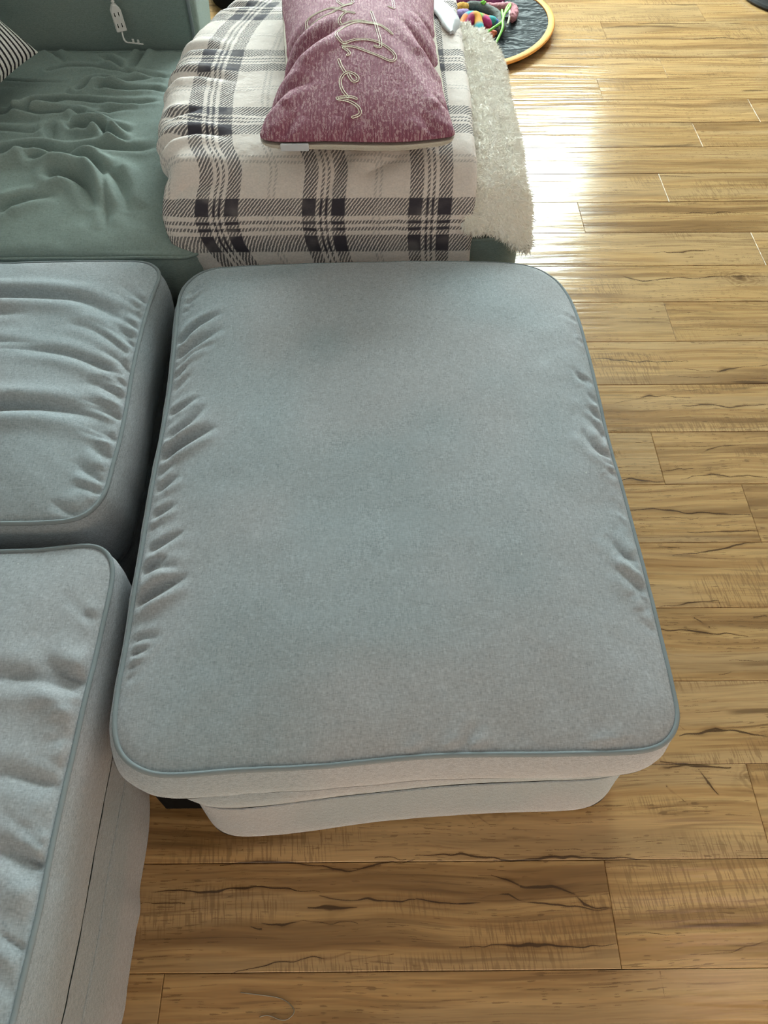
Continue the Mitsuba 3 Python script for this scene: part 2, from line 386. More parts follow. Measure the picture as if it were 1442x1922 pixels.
def wood_relief(p, n, uv):
    u, v = uv.x, uv.y
    w = v + (fbm(u * 2.3, v * 6, 3.0, 2) - 0.5) * 0.03
    return 0.75 * fbm(u * 1.3, w * 46, 11.0, 2) + 0.2 * noise(u * 9, w * 160, 4.0) + 0.05 * noise(u * 60, w * 500, 8.0)


scene['wood'] = twosided(bump(principled(mikit.proc(wood_color), 0.20, specular=0.34), wood_relief, 0.0022, 1.5e-3))
plain('wood_edge', (0.09, 0.05, 0.022), 0.7)

# cloth folds, in metres on each top: (depth mm, half width mm, [x, y, ...])
OTTOMAN_FOLDS = [(3,6,[-0.352,1.162,-0.324,1.196]),
    (3,6,[-0.353,1.137,-0.316,1.177]),
    (2,6,[-0.353,1.117,-0.324,1.154]),
    (7,8,[-0.352,1.038,-0.327,1.072,-0.282,1.098]),
    (5,8,[-0.348,0.997,-0.304,1.037,-0.272,1.054]),
    (3,6,[-0.348,0.975,-0.318,1.004,-0.286,1.018]),
    (3,6,[-0.347,0.954,-0.32,0.986]),
    (2,6,[-0.345,0.922,-0.321,0.953]),
    (4,7,[-0.341,0.867,-0.298,0.896]),
    (5,8,[-0.335,0.811,-0.307,0.839,-0.283,0.874]),
    (8,10,[-0.337,0.776,-0.302,0.8,-0.258,0.821]),
    (2,6,[-0.337,0.742,-0.313,0.762]),
    (4,7,[-0.336,0.71,-0.308,0.731]),
    (4,7,[-0.335,0.663,-0.303,0.678]),
    (2,5,[-0.336,0.639,-0.324,0.647]),
    (4,7,[-0.33,0.602,-0.282,0.626]),
    (4,7,[-0.331,0.57,-0.299,0.584]),
    (4,8,[-0.333,0.564,-0.307,0.568,-0.273,0.558]),
    (8,9,[-0.334,0.518,-0.302,0.534,-0.267,0.55]),
    (3,7,[-0.332,0.456,-0.319,0.461,-0.288,0.459]),
    (4,7,[-0.331,0.439,-0.301,0.447]),
    (3,7,[-0.332,0.42,-0.306,0.427]),
    (2,7,[-0.332,0.405,-0.305,0.413]),
    (4,7,[0.349,0.922,0.324,0.958]),
    (3,6,[0.351,0.885,0.33,0.951]),
    (3,7,[0.352,0.852,0.331,0.892]),
    (6,9,[0.354,0.792,0.352,0.817,0.327,0.852]),
    (8,10,[0.354,0.767,0.338,0.777,0.319,0.814]),
    (4,7,[0.354,0.73,0.345,0.75]),
    (2,6,[0.352,1.027,0.326,1.082]),
    (2,6,[0.348,1.05,0.334,1.098]),
    (7,10,[0.357,0.573,0.343,0.583,0.323,0.614]),
    (6,9,[0.358,0.527,0.345,0.542,0.324,0.557]),
    (4,7,[0.361,0.497,0.356,0.518]),
    (2,6,[0.353,0.636,0.342,0.666]),
    (5,8,[0.044,0.295,0.06,0.317]),
    (3,8,[0.098,0.308,0.119,0.344]),
    (3,7,[0.083,0.298,0.102,0.317]),
    (4,8,[0.109,0.298,0.14,0.312]),
    (4,8,[0.262,0.299,0.291,0.314]),
    (3,8,[0.277,0.299,0.308,0.324]),
    (3,7,[0.179,0.296,0.195,0.307]),
    (3,7,[0.289,0.301,0.319,0.318]),]
STOOL_FOLDS = [(8,12,[-0.762,1.135,-0.7,1.142,-0.573,1.138,-0.519,1.123,-0.477,1.099,-0.43,1.064]),
    (2,8,[-0.685,1.087,-0.623,1.087]),
    (4,8,[-0.441,1.005,-0.505,1.054,-0.557,1.068]),
    (4,8,[-0.427,1.022,-0.461,1.049,-0.523,1.081]),
    (2,8,[-0.664,1.011,-0.589,1.011]),
    (4,9,[-0.428,0.944,-0.475,0.967,-0.539,0.989,-0.629,0.994,-0.687,0.99]),
    (4,8,[-0.428,0.962,-0.455,0.988,-0.495,1.01]),
    (4,8,[-0.424,0.892,-0.453,0.914,-0.496,0.93]),
    (4,8,[-0.423,0.856,-0.444,0.871,-0.492,0.887]),
    (8,12,[-0.676,0.856,-0.621,0.86,-0.538,0.864,-0.475,0.856,-0.422,0.835]),
    (3,6,[-0.419,0.806,-0.436,0.819]),
    (4,7,[-0.424,0.723,-0.467,0.749]),
    (4,7,[-0.422,0.703,-0.471,0.719]),
    (3,7,[-0.429,1.094,-0.479,1.128]),
    (3,7,[-0.435,1.118,-0.489,1.162]),
    (3,7,[-0.43,1.142,-0.492,1.191]),
    (3,7,[-0.428,0.922,-0.481,0.942]),
    (3,7,[-0.419,0.772,-0.461,0.794]),
    (3,7,[-0.45,0.661,-0.495,0.686]),
    (3,7,[-0.435,1.04,-0.493,1.086]),]
FRONT_FOLDS = [(7,12,[-0.376,0.402,-0.418,0.415,-0.46,0.449]),
    (6,12,[-0.379,0.384,-0.425,0.401,-0.494,0.408,-0.545,0.411]),
    (3,10,[-0.381,0.372,-0.417,0.369,-0.448,0.363]),
    (3,9,[-0.385,0.329,-0.422,0.326]),
    (4,10,[-0.387,0.272,-0.42,0.278,-0.459,0.285,-0.49,0.284]),
    (6,12,[-0.379,0.184,-0.406,0.19,-0.434,0.197,-0.47,0.2]),
    (3,9,[-0.382,0.292,-0.428,0.31]),
    (3,9,[-0.376,0.16,-0.411,0.178]),
    (3,9,[-0.379,0.349,-0.428,0.349]),
    (3,9,[-0.38,0.219,-0.425,0.228]),]
SEAT_FOLDS = [(9,16,[-0.899,1.574,-0.824,1.596,-0.789,1.617,-0.737,1.628,-0.694,1.621,-0.655,1.632,-0.603,1.649,-0.549,1.656,-0.495,1.671]),
    (5,10,[-0.877,1.784,-0.817,1.776,-0.747,1.787,-0.693,1.793,-0.657,1.788,-0.61,1.815,-0.564,1.82]),
    (5,12,[-0.818,1.78,-0.787,1.806,-0.715,1.837]),
    (4,12,[-0.912,1.705,-0.856,1.709,-0.745,1.719]),
    (6,12,[-0.69,1.727,-0.643,1.72,-0.605,1.731,-0.561,1.725]),
    (6,12,[-0.69,1.779,-0.651,1.759,-0.614,1.775]),
    (5,12,[-0.633,1.726,-0.612,1.693,-0.616,1.672]),
    (4,14,[-0.743,1.733,-0.728,1.674]),
    (6,14,[-0.756,1.597,-0.662,1.601,-0.617,1.586,-0.583,1.523,-0.566,1.454,-0.552,1.379]),
    (7,18,[-0.694,1.543,-0.635,1.528,-0.603,1.481,-0.585,1.432]),
    (4,16,[-0.778,1.433,-0.723,1.469,-0.674,1.482]),
    (6,20,[-0.581,1.566,-0.554,1.523,-0.52,1.431]),
    (5,12,[-0.612,1.709,-0.585,1.688,-0.553,1.682]),
    (5,12,[-0.812,2.01,-0.713,2.018,-0.617,1.998,-0.57,1.99,-0.51,1.986]),
    (5,8,[-1.01,1.937,-0.895,1.943,-0.833,1.946,-0.752,1.948]),
    (6,10,[-0.823,1.787,-0.749,1.837,-0.61,1.839,-0.519,1.869]),
    (6,11,[-0.715,1.902,-0.67,1.941,-0.632,1.933,-0.583,1.96,-0.525,1.989]),
    (6,11,[-0.663,1.906,-0.598,1.895,-0.545,1.921,-0.513,1.915]),
    (4,12,[-0.702,2.097,-0.617,1.998]),
    (3,12,[-0.859,2.16,-0.775,2.048]),
    (4,12,[-0.607,2.147,-0.621,2.017]),]

# ------------------------------------------------------------------ the room
def struct(key, mesh, bsdf, smooth=False, **more):
    k = obj(key, mesh, bsdf, smooth, **more)
    if '__' not in k:
        tag(k, kind='structure')
    return k


W_PLANK, ROW0 = 0.15383, 0.1108
struct('floor', box(X0, X1, Y0, Y1, -0.10, -0.0125), 'wood_edge')
KNOWN = {18: 1.047, 17: 0.787, 15: 1.057, 16: 1.29, 13: 0.878, 20: 0.88, 12: 0.600, 11: 1.080, 9: 0.760, 10: 1.72, 6: 0.629, 7: 1.02, 5: 0.797, 1: 0.634, 0: 0.359, -1: -0.333,
         8: -0.1, 4: 1.55, 3: 0.25, 2: 1.62, 14: 0.10, 19: 1.75, 21: 1.3, 22: 0.5, 23: 0.9}
L_PLANK = 1.52


def plank(x0, x1, y0, y1, tone):
    """one board: bevelled long and short edges, uv in metres with an offset of its own"""
    g, b, t = 0.0004, 0.0011, 0.012
    x0, x1, y0, y1 = x0 + g, x1 - g, y0 + g, y1 - g
    o, i = [(x0, y0), (x1, y0), (x1, y1), (x0, y1)], [(x0 + b, y0 + b), (x1 - b, y0 + b), (x1 - b, y1 - b), (x0 + b, y1 - b)]
    v = [(*c, -t) for c in o] + [(*c, -b * 0.8) for c in o] + [(*c, 0.0) for c in i]
    f = [(8, 9, 10), (8, 10, 11)]
    for k in range(4):
        j = (k + 1) % 4
        f += [(4 + k, 4 + j, 8 + j), (4 + k, 8 + j, 8 + k), (k, j, 4 + j), (k, 4 + j, 4 + k)]
    v = np.array(v)
    du, dv = tone
    return trimesh.Trimesh(v, np.array(f), process=False), np.column_stack([v[:, 0] + du, v[:, 1] - y0 + dv])


prng = random.Random(12)
for row in range(-6, 32):
    ya = ROW0 + row * W_PLANK
    off = KNOWN.get(row)
    if off is None:
        off = prng.uniform(-0.7, 0.8)
    x = off - L_PLANK * math.ceil((off - X0) / L_PLANK)
    while x < X1:
        xa, xb = max(x, X0), min(x + L_PLANK, X1)
        if xb - xa > 0.03 and (xb > -1.6 or ya < 0.1):
            m, uv = plank(xa, xb, ya, min(ya + W_PLANK, Y1), (prng.randrange(1, 60) * 3.7, prng.randrange(1, 40) * 2.0))
            obj('floor__plank', m, 'wood', False, uv=uv)
        x += L_PLANK

# walls: window in the far one, added warm fill pane behind the camera
def wall_with_hole(key, y0, y1, hx0, hx1, hz0, hz1):
    parts = [box(X0, hx0, y0, y1, 0, ZC), box(hx1, X1, y0, y1, 0, ZC), box(hx0, hx1, y0, y1, 0, hz0), box(hx0, hx1, y0, y1, hz1, ZC)]
    struct(key, trimesh.util.concatenate(parts), 'paint_white')


def window(n, y, face, hx0, hx1, hz0, hz1, light):
    key = f'window_{n}'
    f = 0.045
    bars = [box(hx0, hx0 + f, y - .03, y + .03, hz0, hz1, .004), box(hx1 - f, hx1, y - .03, y + .03, hz0, hz1, .004), box(hx0 + f, hx1 - f, y - .03, y + .03, hz0, hz0 + f, .004),
            box(hx0 + f, hx1 - f, y - .03, y + .03, hz1 - f, hz1, .004)]
    struct(key, trimesh.util.concatenate(bars), 'frame_white')
    v = np.array([(hx0 + f, y, hz0 + f), (hx1 - f, y, hz0 + f), (hx1 - f, y, hz1 - f), (hx0 + f, y, hz1 - f)])
    q = np.array([(0, 1, 2), (0, 2, 3)]) if face < 0 else np.array([(0, 2, 1), (0, 3, 2)])
    scene[key + '__pane'] = mikit.ply(trimesh.Trimesh(v, q, process=False), 'frame_white', False, emitter={'type': 'area', 'radiance': rgb(*light)})


WIN = (-1.1, 1.44, 1.18, 2.45)
wall_with_hole('wall_back', Y1, Y1 + .15, *WIN)
window(1, Y1 + .06, -1, *WIN, DAY)
WIN2 = (-0.6, 2.0, 0.12, 0.95)
wall_with_hole('wall_front', Y0 - .15, Y0, *WIN2)
window(2, Y0 - .06, 1, *WIN2, WARM_FILL)  # glowing pane added unseen behind the camera to brighten surfaces facing it
struct('wall_left', box(X0 - .15, X0, Y0 - .15, Y1 + .15, 0, ZC), 'paint_white')
struct('wall_right', box(X1, X1 + .15, Y0 - .15, Y1 + .15, 0, ZC), 'paint_white')
struct('ceiling', box(X0 - .15, X1 + .15, Y0 - .15, Y1 + .15, ZC, ZC + .1), 'ceiling_white')

# ceiling lamp: a drum with a glowing disc, above and to the right of the camera
LX, LY, LR = 1.45, 0.22, 0.26
scene['ceiling_lamp__shade'] = mikit.ply(loft(rrect(LX - LR, LX + LR, LY - LR, LY + LR, LR * .99, 64), [(0, ZC), (0, ZC - .09), (-.012, ZC - .095)]), 'frame_white', 30)
a = np.arange(48) * 2 * np.pi / 48
dv = np.vstack([np.column_stack([LX + (LR - .02) * np.cos(a), LY + (LR - .02) * np.sin(a), a * 0 + ZC - .097]), [[LX, LY, ZC - .102]]])
di = np.arange(48)
scene['ceiling_lamp__diffuser'] = mikit.ply(trimesh.Trimesh(dv, np.stack([(di + 1) % 48, di, di * 0 + 48], 1), process=False), 'frame_white', False, emitter={'type': 'area', 'radiance': rgb(*LAMP)})
tag('ceiling_lamp', 'round white ceiling lamp above the wooden floor', 'ceiling lamp')


# ------------------------------------------------------------------ the seats
def gathers(n, seed, x=None, y=None, side=1, length=.03, depth=(.8, 2)):
    """short puckers along a straight seam (x or y fixed), running inwards"""
    r = random.Random(seed)
    out = []
    lo, hi = (y if x is not None else x)
    for _ in range(n):
        t, L, s = r.uniform(lo, hi), length * r.uniform(.5, 1.4), r.uniform(.25, .9)
        A, w = r.uniform(*depth), r.uniform(4, 7)
        out.append((A, w, [x, t, x + side * L, t + s * L] if x is not None else [t, y, t + s * L, y + side * L]))
    return out


# the big ottoman in the middle
OTT = spline([(-.369, 1.195), (-.369, 1.107), (-.353, .894), (-.351, .79), (-.347, .637), (-.342, .505), (-.340, .426), (-.336, .354), (-.322, .313), (-.296, .293), (-.268, .286),
              (-.174, .290), (-.078, .294), (.039, .305), (.183, .307), (.281, .308), (.325, .311), (.351, .322), (.369, .347), (.372, .376), (.371, .509), (.368, .682), (.364, .797),
              (.364, .902), (.362, 1.088), (.357, 1.165), (.340, 1.222), (.300, 1.256), (.194, 1.268), (.07, 1.272), (-.117, 1.268), (-.271, 1.260), (-.340, 1.240)][::1], 900, True)
OTT = smooth_closed(OTT, 6)
on = outward(OTT)
back = np.clip((OTT[:, 1] - 1.0) / .2, 0, 1)
right = np.clip(on[:, 0], 0, 1)
left = np.clip(-on[:, 0], 0, 1)
front = np.clip(-on[:, 1], 0, 1)
o_z = .410 - .012 * back * np.clip(.3 + on[:, 0], 0, 1) + lumps(np.column_stack([OTT, OTT[:, 0] * 0]), .09, .003, 4)
o_roll = smooth_closed(1.25 + .75 * np.clip(on[:, 1], 0, 1) + .5 * right, 12)
bulge = smooth_closed(.008 + .012 * left + .002 * front, 20)


def ottoman_dents(q):
    d = 0
    for x, y, r, a in ((-.16, .93, .10, -.005), (.02, .62, .15, -.006), (.14, .80, .10, -.004), (-.1, .45, .12, .003), (.02, 1.02, .1, .003)):
        d = d + a * np.exp(-((q[:, 0] - x) ** 2 + (q[:, 1] - y) ** 2) / r ** 2)
    return d


OTTOMAN_FOLDS = [(A * .5, w * .8, c) if c[0] > .2 or c[1] < .34 else (A * .9, w * .8, c) for A, w, c in OTTOMAN_FOLDS]
ott = 'ottoman'
cu = obj(ott + '__cushion', cushion(OTT, o_z, .050, 2.6, o_roll, [(.004, .006), (bulge * .75, .022), (bulge, .045), (bulge * .85, .068), (bulge * .5, .088), (-.001, .098), (-.03, .104), (-.08, .105)],
                                    OTTOMAN_FOLDS + gathers(16, 5, x=.366, y=(.42, 1.1), side=-1), rings=95, seed=3, extra=ottoman_dents), 'fabric')
obj(ott + '__cushion__piping', piping(OTT, o_z), 'fabric_shaded')
OB = smooth_closed(spline([(-.285, .325), (-.27, .307), (-.02, .323), (.248, .338), (.35, .346), (.378, .368), (.37, .75), (.345, 1.21), (.32, 1.235), (0, 1.225), (-.30, 1.215), (-.322, 1.19), (-.30, .75)], 500, True), 8)
bf = smooth_closed(np.clip(-outward(OB)[:, 1], 0, 1), 10)
obj(ott + '__base', loft(OB, [(.02 * bf - .03, .327), (.018 * bf - .012, .329), (.022 * bf - .003, .31), (.023 * bf, .285), (.012 * bf + .001, .235), (.001, .187), (-.006, .183), (.001, .179), (.002, .1), (.003, .05), (.003, .022), (-.004, .016), (-.03, .016)],
                         noise_amp=.0025, size=.13), 'fabric', 50)
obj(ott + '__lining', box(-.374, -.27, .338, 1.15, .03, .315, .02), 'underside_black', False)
for x, y in ((-.25, .36), (.33, .4), (.3, 1.18), (-.28, 1.17)):
    obj(ott + '__foot', loft(rrect(x - .02, x + .02, y - .02, y + .02, .012, 32), [(0, .016), (-.004, 0)]), 'underside_black', 30)
tag(ott, 'large grey-blue ottoman with a piped box cushion, standing in the middle of the floor', 'ottoman')


def module(key, P, zp, crown, roll, folds_, bulge, base_in, label, cat, seed, rings=80, drop=.13, skirt=None, bsdf='fabric', base=None, feet=True, n_pow=2.8, lump=.003, group=None):
    """a slip-covered seat unit: piped cushion on an upholstered base"""
    N = len(P)
    z = zp + lumps(np.column_stack([P, P[:, 0] * 0]), .09, .003, seed + 1)
    obj(key + '__cushion', cushion(P, z, crown, n_pow, roll, [(.004, .006), (bulge * .75, .022), (bulge, .048), (bulge * .9, drop * .62), (bulge * .5, drop * .86), (bulge * .2, drop * .97), (-.03, drop + .003), (-.07, drop + .004)],
                                   folds_, rings=rings, seed=seed, lump=lump), bsdf)
    obj(key + '__cushion__piping', piping(P, z), 'fabric_shaded' if bsdf == 'fabric' else bsdf)
    zt = zp - drop + .004
    B = P if base is None else base
    i = -base_in
    if skirt:
        obj(key + '__base', loft(B, [(i - .03, zt + .035), (i - .006, zt + .034), (i + .001, zt + .018), (i + .001, zt - .01), (i + .001, skirt + .04), (i + .001, skirt - .02), (i - .03, skirt - .02)], seed, .0003, .15), bsdf, 50)
        S = [(i - .006, skirt + .006), (i + .002, skirt + .005), (i + .0035, skirt + .001)] + [(i + .0035 - .016 * (1 - z_ / skirt), z_) for z_ in np.linspace(skirt - .02, .001, 9)]
        nrm = outward(B)
        rings_ = []
        for o, z_ in S:
            wv = (1 - z_ / skirt) * lumps(B, .13, .016, seed + 3)
            rings_.append(np.column_stack([B + nrm * (o + wv)[:, None], np.full(N if base is None else len(B), z_)]))
        C = B.mean(0)
        obj(key + '__skirt', fix(bridge(rings_, [*C, skirt + .012], [*C, .001])), bsdf, 50)
    else:
        obj(key + '__base', loft(B, [(i - .03, zt), (i - .004, zt + .001), (i, zt - .01), (i + .001, .14), (i - .003, .136), (i + .001, .132), (i + .002, .05), (i, .02), (i - .03, .018)], seed, .0025, .15), bsdf, 50)
    if feet:
        lo, hi = B.min(0) + .07, B.max(0) - .07
        for x in (lo[0], hi[0]):
            for y in (lo[1], hi[1]):
                obj(key + '__foot', loft(rrect(x - .02, x + .02, y - .02, y + .02, .012, 32), [(0, .02), (-.004, 0)]), 'underside_black', 30)
    tag(key, label, cat, group)


# the second ottoman, to its left
MID = smooth_closed(spline([(-.60, .653), (-.513, .654), (-.468, .657), (-.447, .664), (-.434, .678), (-.424, .70), (-.421, .75), (-.420, .816), (-.426, .93), (-.430, 1.062), (-.429, 1.14), (-.424, 1.2),
                             (-.425, 1.235), (-.445, 1.258), (-.49, 1.268), (-.60, 1.27), (-.85, 1.265), (-1.08, 1.262), (-1.115, 1.24), (-1.12, 1.18), (-1.125, .95), (-1.12, .72), (-1.10, .665), (-1.04, .654), (-.85, .652)], 820, True), 6)
mn = outward(MID)
module('ottoman_001', MID, .415, .034, smooth_closed(1.2 + .6 * np.clip(mn[:, 1], 0, 1), 10), STOOL_FOLDS + gathers(30, 8, x=-.424, y=(.70, 1.15), side=-1, length=.045), .010 + .004 * np.clip(mn[:, 0], 0, 1),
       .004, 'grey-green upholstered ottoman with deep cross creases, between the sofa and the skirted seat', 'ottoman', 21, drop=.15)

# the seat at the lower left, with a loose skirt
FRO = smooth_closed(spline([(-.388, -.32), (-.387, -.1), (-.386, .03), (-.384, .141), (-.386, .188), (-.387, .287), (-.386, .40), (-.386, .487), (-.386, .543), (-.389, .575), (-.396, .597), (-.408, .612), (-.43, .620),
                             (-.50, .612), (-.6, .609), (-.85, .609), (-1.08, .608), (-1.11, .59), (-1.12, .5), (-1.12, .1), (-1.12, -.32), (-1.10, -.36), (-1.0, -.372), (-.7, -.372), (-.43, -.37), (-.395, -.352)], 900, True), 5)
fn_ = outward(FRO)
module('skirted_seat', FRO, .400, .036, 1.25, FRONT_FOLDS + gathers(14, 31, x=-.384, y=(.0, .5), side=-1, length=.05, depth=(.8, 2)), smooth_closed(.006 + .006 * np.clip(fn_[:, 0], 0, 1), 8), -.002,
       'pale grey-blue seat with a piped cushion and a loose wavy skirt, lower left corner', 'seat', 41, drop=.15, skirt=.185, rings=85)

# the ottoman under the folded blankets
UND = rrect(-.322, .283, 1.352, 2.20, .045, 500)
module('ottoman_002', UND, .405, .02, 1.3, [], .008, .006, 'grey-green upholstered ottoman buried under the folded blankets', 'ottoman', 55, rings=30, drop=.15, bsdf='fabric_green')

# sofa: base, one long seat cushion, backrest
sofa = 'sofa'
SEA = rrect(-1.78, -.352, 1.314, 2.15, .05, 900)
sz = .412 - .02 * np.clip((1.39 - SEA[:, 1]) / .06, 0, 1) + lumps(np.column_stack([SEA, SEA[:, 0] * 0]), .12, .003, 61)
obj(sofa + '__seat_cushion', cushion(SEA, sz, .034, 3.2, smooth_closed(1.3 + 1.2 * np.clip(-outward(SEA)[:, 1], 0, 1), 15), [(.004, .006), (.010, .03), (.011, .06), (.008, .1), (-.02, .14), (-.08, .143)], [(A * 2.5, w * .65, c) for A, w, c in SEAT_FOLDS], rings=170, seed=66, lump=.006), 'fabric_green')
obj(sofa + '__seat_cushion__piping', piping(SEA, sz), 'fabric_green')
obj(sofa + '__base', loft(rrect(-1.80, -.355, 1.338, 2.42, .04, 300), [(-.03, .275), (-.004, .276), (0, .268), (.002, .05), (-.004, .04), (-.04, .04)], 67, .003, .2), 'fabric_green')
BCK = rrect(-1.80, -.466, 2.165, 2.41, .035, 300)
obj(sofa + '__backrest', loft(BCK, [(-.06, .875), (-.03, .873), (-.012, .862), (-.003, .84), (.002, .78), (.004, .6), (.002, .46), (-.002, .40), (-.004, .28), (-.03, .272)], 68, .003, .2), 'fabric_green')
for x in (-.476, -1.79):
    s = np.array([(x, 2.163 + 0 * z, z) for z in np.linspace(.40, .85, 40)])
    obj(sofa + '__backrest__piping', fix(tube(s, .0045)), 'fabric_shaded')
for x in (-1.7, -.43):
    for y in (1.42, 2.33):
        obj(sofa + '__foot', loft(rrect(x - .025, x + .025, y - .025, y + .025, .012, 32), [(0, .04), (-.006, 0)]), 'underside_black', 30)
tag(sofa, 'dark green-grey fabric sofa with a creased seat and a plain backrest', 'sofa')


# ------------------------------------------------------------------ soft things: blankets, pillows
def plaid(p, n, uv):
    """cream fleece with charcoal bands; uv in metres on the cloth: where two bands cross the colour is solid, elsewhere it is a diagonal hatch"""
    def band(t, period):
        f = t / period
        f = f - dr.floor(f)

        def inside(a, b):
            return smoothstep(a - .006, a + .006, f) * (1 - smoothstep(b - .006, b + .006, f))
        main = inside(.0, .13) + inside(.275, .405)
        thin = inside(.165, .192) + inside(.215, .242)
        faint = inside(.665, .690) + inside(.715, .740)
        return dr.minimum(main + thin, 1), faint
    wob = (fbm(p.x * 60, p.y * 60, p.z * 60, 2) - .5) * .0025
    a, fa = band(uv.x + wob + .006, .2335)
    b, fb = band(uv.y + wob + .006, .250)
    hatch_t = (uv.x + uv.y * .85) / .0076 + (fbm(p.x * 220, p.y * 220, p.z * 220, 2) - .5) * .4
    hatch = smoothstep(.30, .50, dr.abs(hatch_t - dr.floor(hatch_t) - .5) * 2)
    one = dr.maximum(a, b) * hatch
    both = a * b
    weak = dr.maximum(fa * (0.55 + .45 * b), fb * (0.55 + .45 * a)) * hatch * .6
    m = dr.clip(dr.maximum(dr.maximum(one * .85, both), weak), 0, 1)
    g = noise(p.x * 420, p.y * 420, p.z * 420)
    worn = smoothstep(.45, .75, fbm(p.x * 30, p.y * 30, p.z * 30, 2))
    return mix((0.72, 0.635, 0.60), (0.030, 0.025, 0.038), m * (0.97 - .12 * worn)) * (.9 + .18 * g)


def pile(p, n, uv):
    return .6 * noise(p.x * 260, p.y * 260, p.z * 260) + .4 * noise(p.x * 700, p.y * 700, p.z * 700)


scene['plaid_fleece'] = twosided(bump(principled(mikit.proc(plaid), .9, specular=.15, sheen=.35, sheen_tint=.3), pile, .0009, 8e-4))


def sherpa_color(p, n, uv):
    return mix((.74, .71, .66), (.84, .82, .78), fbm(p.x * 90, p.y * 90, p.z * 90, 3))


def sherpa_relief(p, n, uv):
    return fbm(p.x * 170, p.y * 170, p.z * 170, 3)


scene['sherpa_fleece'] = twosided(bump(principled(mikit.proc(sherpa_color), .95, specular=.1, sheen=.8), sherpa_relief, .0014, 1.5e-3))
plain('shag', (.86, .83, .78), .9, sheen=.8)
plain('satin', (.55, .55, .58), .35, sheen=.3)


